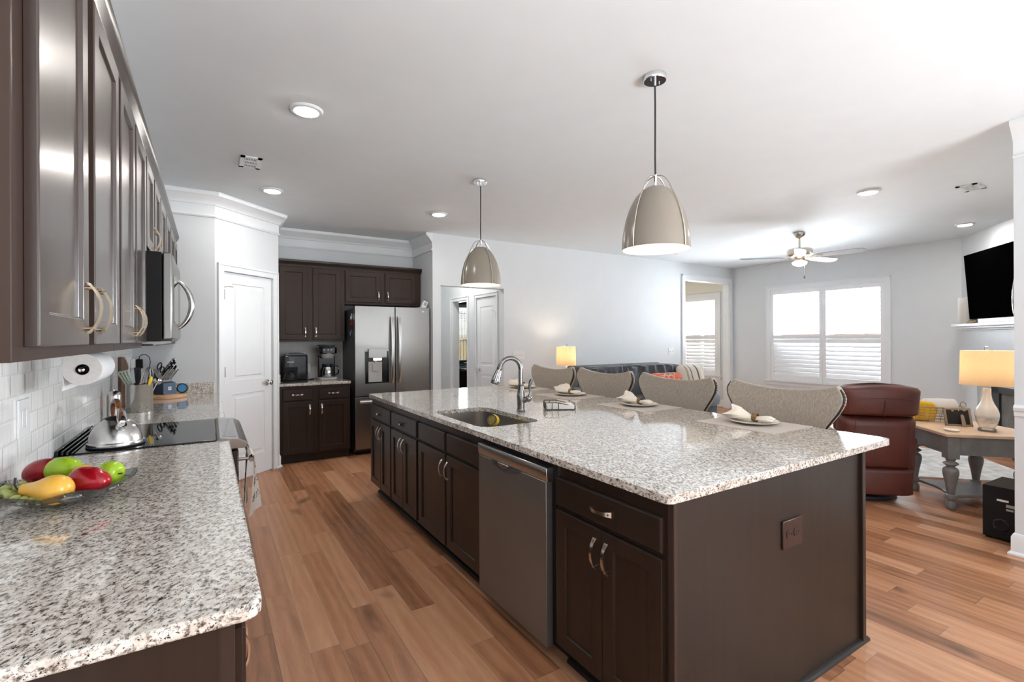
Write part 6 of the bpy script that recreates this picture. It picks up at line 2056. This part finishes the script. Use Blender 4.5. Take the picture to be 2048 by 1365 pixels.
L2 = (5.51, 1.34, 0.622)
lamp('table_lamp', 'glass gourd lamp with linen drum shade on the corner table', L2,
     [(0.0, 0.028), (0.042, 0.028), (0.054, 0.045), (0.069, 0.085), (0.076, 0.125), (0.075, 0.155), (0.065, 0.190), (0.048, 0.225), (0.034, 0.265), (0.027, 0.305), (0.026, 0.352), (0.022, 0.358), (0.0, 0.359)], 'mercury_glass', 0.385, 0.672, 0.172, 0.166,
     [(0.0, 0.0), (0.056, 0.0), (0.060, 0.006), (0.058, 0.020), (0.045, 0.028), (0.0, 0.028)], watt=3.2)
pf = thing('picture_frame', 'picture frame seen from behind with easel leg on the corner table', 'picture frame', (5.60, 1.54, 0.623), rotz=R(-52))
KF = Matrix.Scale(0.85, 4) @ Matrix.Rotation(R(-18), 4, 'X')
part('backing', MB().box((-0.095, 0.003, 0.012), (0.095, 0.008, 0.178), KF), 'black_matte', pf, smooth=False)
part('frame', MB().box((-0.115, 0, 0.0), (0.115, 0.018, 0.02), KF).box((-0.115, 0, 0.17), (0.115, 0.018, 0.19), KF).box((-0.115, 0, 0.0), (-0.093, 0.018, 0.19), KF).box((0.093, 0, 0.0), (0.115, 0.018, 0.19), KF), 'frame_wood', pf, smooth=False, bevel=0.002)
part('easel_leg', MB().prism([(-0.018, 0.0), (0.018, 0.0), (0.014, 0.12), (0.0, 0.135), (-0.014, 0.12)], 0.0, 0.005, 'y', Matrix.Scale(0.85, 4) @ Matrix.Translation((0.02, -0.052, 0.002)) @ Matrix.Rotation(R(-24), 4, 'X')), 'frame_wood', pf, smooth=False)
part('clips', MB().box((-0.05, -0.001, 0.155), (-0.03, 0.003, 0.160), KF).box((0.01, -0.001, 0.158), (0.014, 0.003, 0.170), KF).box((0.045, -0.001, 0.160), (0.070, 0.003, 0.165), KF), 'chrome', pf, smooth=False)
rm = thing('coaster', 'flat oval cream dish lying by the front corner of the table', 'dish', (5.27, 1.50, 0.6225))
part('dish', MB().lathe([(0.0, 0.0), (0.055, 0.0), (0.068, 0.010), (0.069, 0.014), (0.055, 0.008), (0.0, 0.006)], n=36, sx=1.0, sy=0.7, M=Matrix.Rotation(R(40), 4, 'Z')), 'plate_cream', rm)
rm.name = 'oval_dish'

# wire basket with rolled cloths
bk2 = thing('wire_basket', 'oval brass wire basket on the corner table behind the recliner', 'basket', (5.79, 1.77, 0.623), rotz=R(-45))
bm2 = MB()
for k, z in enumerate((0.004, 0.030, 0.056, 0.082, 0.108, 0.136)):
    s = 0.88 + 0.12 * z / 0.136
    bm2.tube([(0.225 * s * math.cos(a), 0.130 * s * math.sin(a), z) for a in [2 * PI * i / 36 for i in range(36)]], 0.0045 if k == 5 else 0.0028, 6, closed=True)
for i in range(30):
    a = 2 * PI * i / 30
    bm2.tube([(0.225 * 0.88 * math.cos(a), 0.130 * 0.88 * math.sin(a), 0.002), (0.225 * math.cos(a + 0.1), 0.130 * math.sin(a + 0.1), 0.138)], 0.0024, 5)
part('wires', bm2, 'basket_wire', bk2)
hm = MB()
for s in (-1, 1):
    hm.tube([(s * 0.225, 0.04 * c, 0.138 + 0.045 * d) for c, d in ((-1, 0), (-0.9, 0.7), (0, 1), (0.9, 0.7), (1, 0))], 0.004, 6)
part('handle', hm, 'basket_wire', bk2)
yt = thing('folded_cloth', 'bright yellow folded cloth standing in the wire basket', 'cloth', (5.715, 1.85, 0.628), rotz=R(-45))
part('folds', MB().prism([(-0.10, 0.0), (0.095, 0.0), (0.105, 0.12), (0.085, 0.168), (-0.02, 0.178), (-0.098, 0.170)], -0.055, 0.055, 'y'), 'yellow_cloth', yt, bevel=0.02, seg=3)
wt = thing('rolled_throw', 'white rolled throw behind the yellow cloth in the wire basket', 'blanket', (5.86, 1.76, 0.628), rotz=R(-45))
part('roll', MB().lathe([(0.0, -0.13), (0.05, -0.13), (0.072, -0.115), (0.075, 0.0), (0.072, 0.115), (0.05, 0.13), (0.0, 0.13)], n=28, M=Matrix.Translation((0, 0, 0.125)) @ Matrix.Rotation(PI / 2, 4, 'Y')), 'white_cloth', wt)

# subwoofer
sp3 = thing('subwoofer', 'black subwoofer box with round port on the floor by the wall end', 'speaker', (4.86, 1.09, 0), world=True)
MSW = face(4.64, 1.155, 0, -93)
part('cabinet', MB().box((0, 0, 0.012), (0.20, 0.36, 0.370), MSW), 'speaker_black', sp3, bevel=0.004)
part('port', MB().lathe([(0.0, -0.03), (0.030, -0.028), (0.034, 0.0), (0.042, 0.002), (0.046, -0.001), (0.046, -0.004)], n=32, M=MSW @ Matrix.Translation((0.095, 0, 0.105)) @ Matrix.Rotation(PI / 2, 4, 'X')), 'black_gloss', sp3)
part('feet', MB().box((0.01, 0.02, 0), (0.04, 0.05, 0.012), MSW).box((0.16, 0.02, 0), (0.19, 0.05, 0.012), MSW).box((0.01, 0.31, 0), (0.04, 0.34, 0.012), MSW).box((0.16, 0.31, 0), (0.19, 0.34, 0.012), MSW), 'black_matte', sp3, smooth=False)
part('sticker', MB().box((0.075, -0.0012, 0.272), (0.135, 0, 0.286), MSW), 'white_plastic', sp3, smooth=False)
part('sticker', MB().box((0.122, -0.0012, 0.238), (0.185, 0, 0.258), MSW).box((0.122, -0.0012, 0.215), (0.160, 0, 0.228), MSW), 'grey_plastic', sp3, smooth=False)
part('power_cord', MB().tube([MSW @ Vector(p) for p in ((0.185, -0.004, 0.19), (0.180, -0.014, 0.15), (0.168, -0.02, 0.10), (0.165, -0.02, 0.04), (0.175, -0.02, 0.006), (0.199, 0.02, 0.004))], 0.004, 6), 'black_matte', sp3)

# dark domed wall piece just past the wall end
wcl = thing('wall_clock', 'dark domed round clock on the wall past the right wall end, seen edge-on', 'clock', (4.62, 0.946, 1.64), world=True)
KC2 = Matrix.Translation((4.640, 0.9455, 1.665)) @ Matrix.Rotation(-PI / 2, 4, 'X')
part('case', MB().lathe([(0.0, 0.034), (0.10, 0.032), (0.165, 0.022), (0.195, 0.010), (0.205, 0.0)], n=48, M=KC2), 'iron', wcl, sharp=60)
part('rim', MB().tube([KC2 @ Vector((0.206 * math.cos(a), 0.206 * math.sin(a), 0.006)) for a in [2 * PI * k / 48 for k in range(48)]], 0.006, 8, closed=True), 'chrome', wcl)

# rug
solo('area_rug', MB().prism([(7.62, 1.95), (7.08, 1.46), (6.55, 1.42), (5.70, 2.30), (5.75, 4.55), (7.62, 4.55)], 0.0005, 0.014), 'rug_pile', 'large pale textured rug on the living room floor', 'rug', loc=(6.5, 3.0, 0), smooth=False)

# ---------------------------------------------------------------- corner fireplace
fp = thing('fireplace', 'pale corner fireplace surround with mantel shelf below the television', 'fireplace', tuple(MD @ Vector((1.15, -0.1, 0))), world=True)
part('mantel_shelf', MB().box((0.20, -0.20, 1.545), (2.15, -0.001, 1.580), MD), 'trim_paint', fp, bevel=0.004)
part('mantel_molding', MB().box((0.24, -0.155, 1.515), (2.11, -0.001, 1.545), MD).box((0.265, -0.115, 1.495), (2.085, -0.001, 1.515), MD), 'mantel_paint', fp, bevel=0.006, smooth=False)
part('frieze', MB().box((0.28, -0.06, 1.00), (2.07, -0.001, 1.495), MD), 'mantel_paint', fp, smooth=False, bevel=0.003)
part('pilaster', MB().box((0.28, -0.06, 0.0), (0.52, -0.001, 1.00), MD).box((0.235, -0.03, 0.0), (0.28, -0.001, 1.495), MD), 'mantel_paint', fp, smooth=False, bevel=0.003)
part('pilaster', MB().box((1.83, -0.06, 0.0), (2.07, -0.001, 1.00), MD), 'mantel_paint', fp, smooth=False, bevel=0.003)
part('stone_surround', MB().box((0.52, -0.03, 0.80), (1.83, -0.001, 1.00), MD).box((0.52, -0.03, 0.0), (0.80, -0.001, 0.80), MD).box((1.55, -0.03, 0.0), (1.83, -0.001, 0.80), MD), 'stone_tile', fp, smooth=False)
fb = part('firebox', MB().box((0.80, -0.045, 0.0), (0.97, -0.001, 0.80), MD).box((1.38, -0.045, 0.0), (1.55, -0.001, 0.80), MD).box((0.80, -0.045, 0.72), (1.55, -0.001, 0.80), MD).box((0.80, -0.045, 0.0), (1.55, -0.001, 0.14), MD), 'iron', fp, smooth=False, bevel=0.004)
part('mesh_screen', MB().box((0.97, -0.020, 0.14), (1.38, -0.012, 0.72), MD), 'mesh_grey', fb, smooth=False)
tv = thing('television', 'large flat black television mounted above the corner mantel', 'television', tuple(MD @ Vector((1.15, -0.08, 1.64))), world=True)
KTV = MD @ Matrix.Translation((0, -0.07, 1.64)) @ Matrix.Rotation(R(4), 4, 'X')
part('screen', MB().box((0.475, -0.045, 0.0), (1.95, -0.010, 0.835), KTV), 'screen_black', tv, smooth=False, bevel=0.003)
part('wall_mount', MB().box((0.95, -0.012, 0.2), (1.45, 0.060, 0.62), KTV), 'black_matte', tv, smooth=False)
cn = thing('candle_holder', 'frosted glass cylinder with pillar candle on the mantel', 'candle', tuple(MD @ Vector((0.375, -0.10, 1.5805))), world=True)
KCN = MD @ Matrix.Translation((0.375, -0.10, 1.5805))
part('glass', MB().lathe([(0.0, 0.0), (0.088, 0.0), (0.090, 0.004), (0.090, 0.345), (0.086, 0.345), (0.086, 0.008), (0.0, 0.008)], n=40, M=KCN), 'frosted_glass', cn)
part('wax', MB().lathe([(0.0, 0.01), (0.078, 0.01), (0.080, 0.015), (0.080, 0.285), (0.074, 0.292), (0.0, 0.288)], n=32, M=KCN), 'candle_wax', cn)
tt = thing('turtle_figurine', 'little bronze turtle figurine on the mantel beside the candle', 'figurine', tuple(MD @ Vector((0.56, -0.12, 1.5805))), world=True)
KTT = MD @ Matrix.Translation((0.56, -0.12, 1.5805))
part('shell', MB().lathe([(0.0, 0.045), (0.025, 0.042), (0.048, 0.028), (0.058, 0.012), (0.052, 0.010)], n=24, M=KTT, sy=0.75), 'turtle_bronze', tt)
tbm = MB().ball((0.068, 0, 0.026), (0.018, 0.012, 0.012), 12, 8, M=KTT)
for sx in (-1, 1):
    for sy in (-1, 1):
        tbm.ball((0.040 * sx, 0.032 * sy, 0.010), (0.018, 0.012, 0.0105), 10, 6, M=KTT)
tbm.ball((0, 0, 0.018), (0.05, 0.036, 0.012), 14, 8, M=KTT)
part('body', tbm, 'turtle_bronze', tt)
sbx = thing('media_box', 'slim pale media box on the mantel under the television', 'box', tuple(MD @ Vector((1.2, -0.12, 1.5805))), world=True)
part('case', MB().box((0.80, -0.17, 1.5805), (1.60, -0.10, 1.632), MD), 'mantel_paint', sbx, smooth=False, bevel=0.004)
part('front_buttons', MB().box((1.28, -0.172, 1.610), (1.46, -0.170, 1.626), MD), 'grey_plastic', sbx, smooth=False)

# bed glimpsed through the hall doorway
bd = thing('bed', 'dark wood bed with striped blue bedding seen through the hall doorway', 'bed', (5.0, 9.4, 0), world=True)
part('footboard', MB().box((4.0, 8.75, 0.0), (4.63, 8.83, 0.76)), 'bed_wood', bd, bevel=0.01)
part('frame', MB().box((4.0, 8.83, 0.15), (4.60, 10.3, 0.40)), 'bed_wood', bd, smooth=False)
part('mattress', pad((4.0, 8.84, 0.38), (4.60, 10.3, 0.78), 0.3), 'bed_linen', bd)
for k, z in enumerate((0.80, 0.86, 0.92)):
    part('folded_blanket', MB().box((4.02, 8.95 + 0.02 * k, z), (4.58, 9.5, z + 0.045)), ('white_cloth', 'bed_linen', 'slate_paint')[k], bd, bevel=0.015)
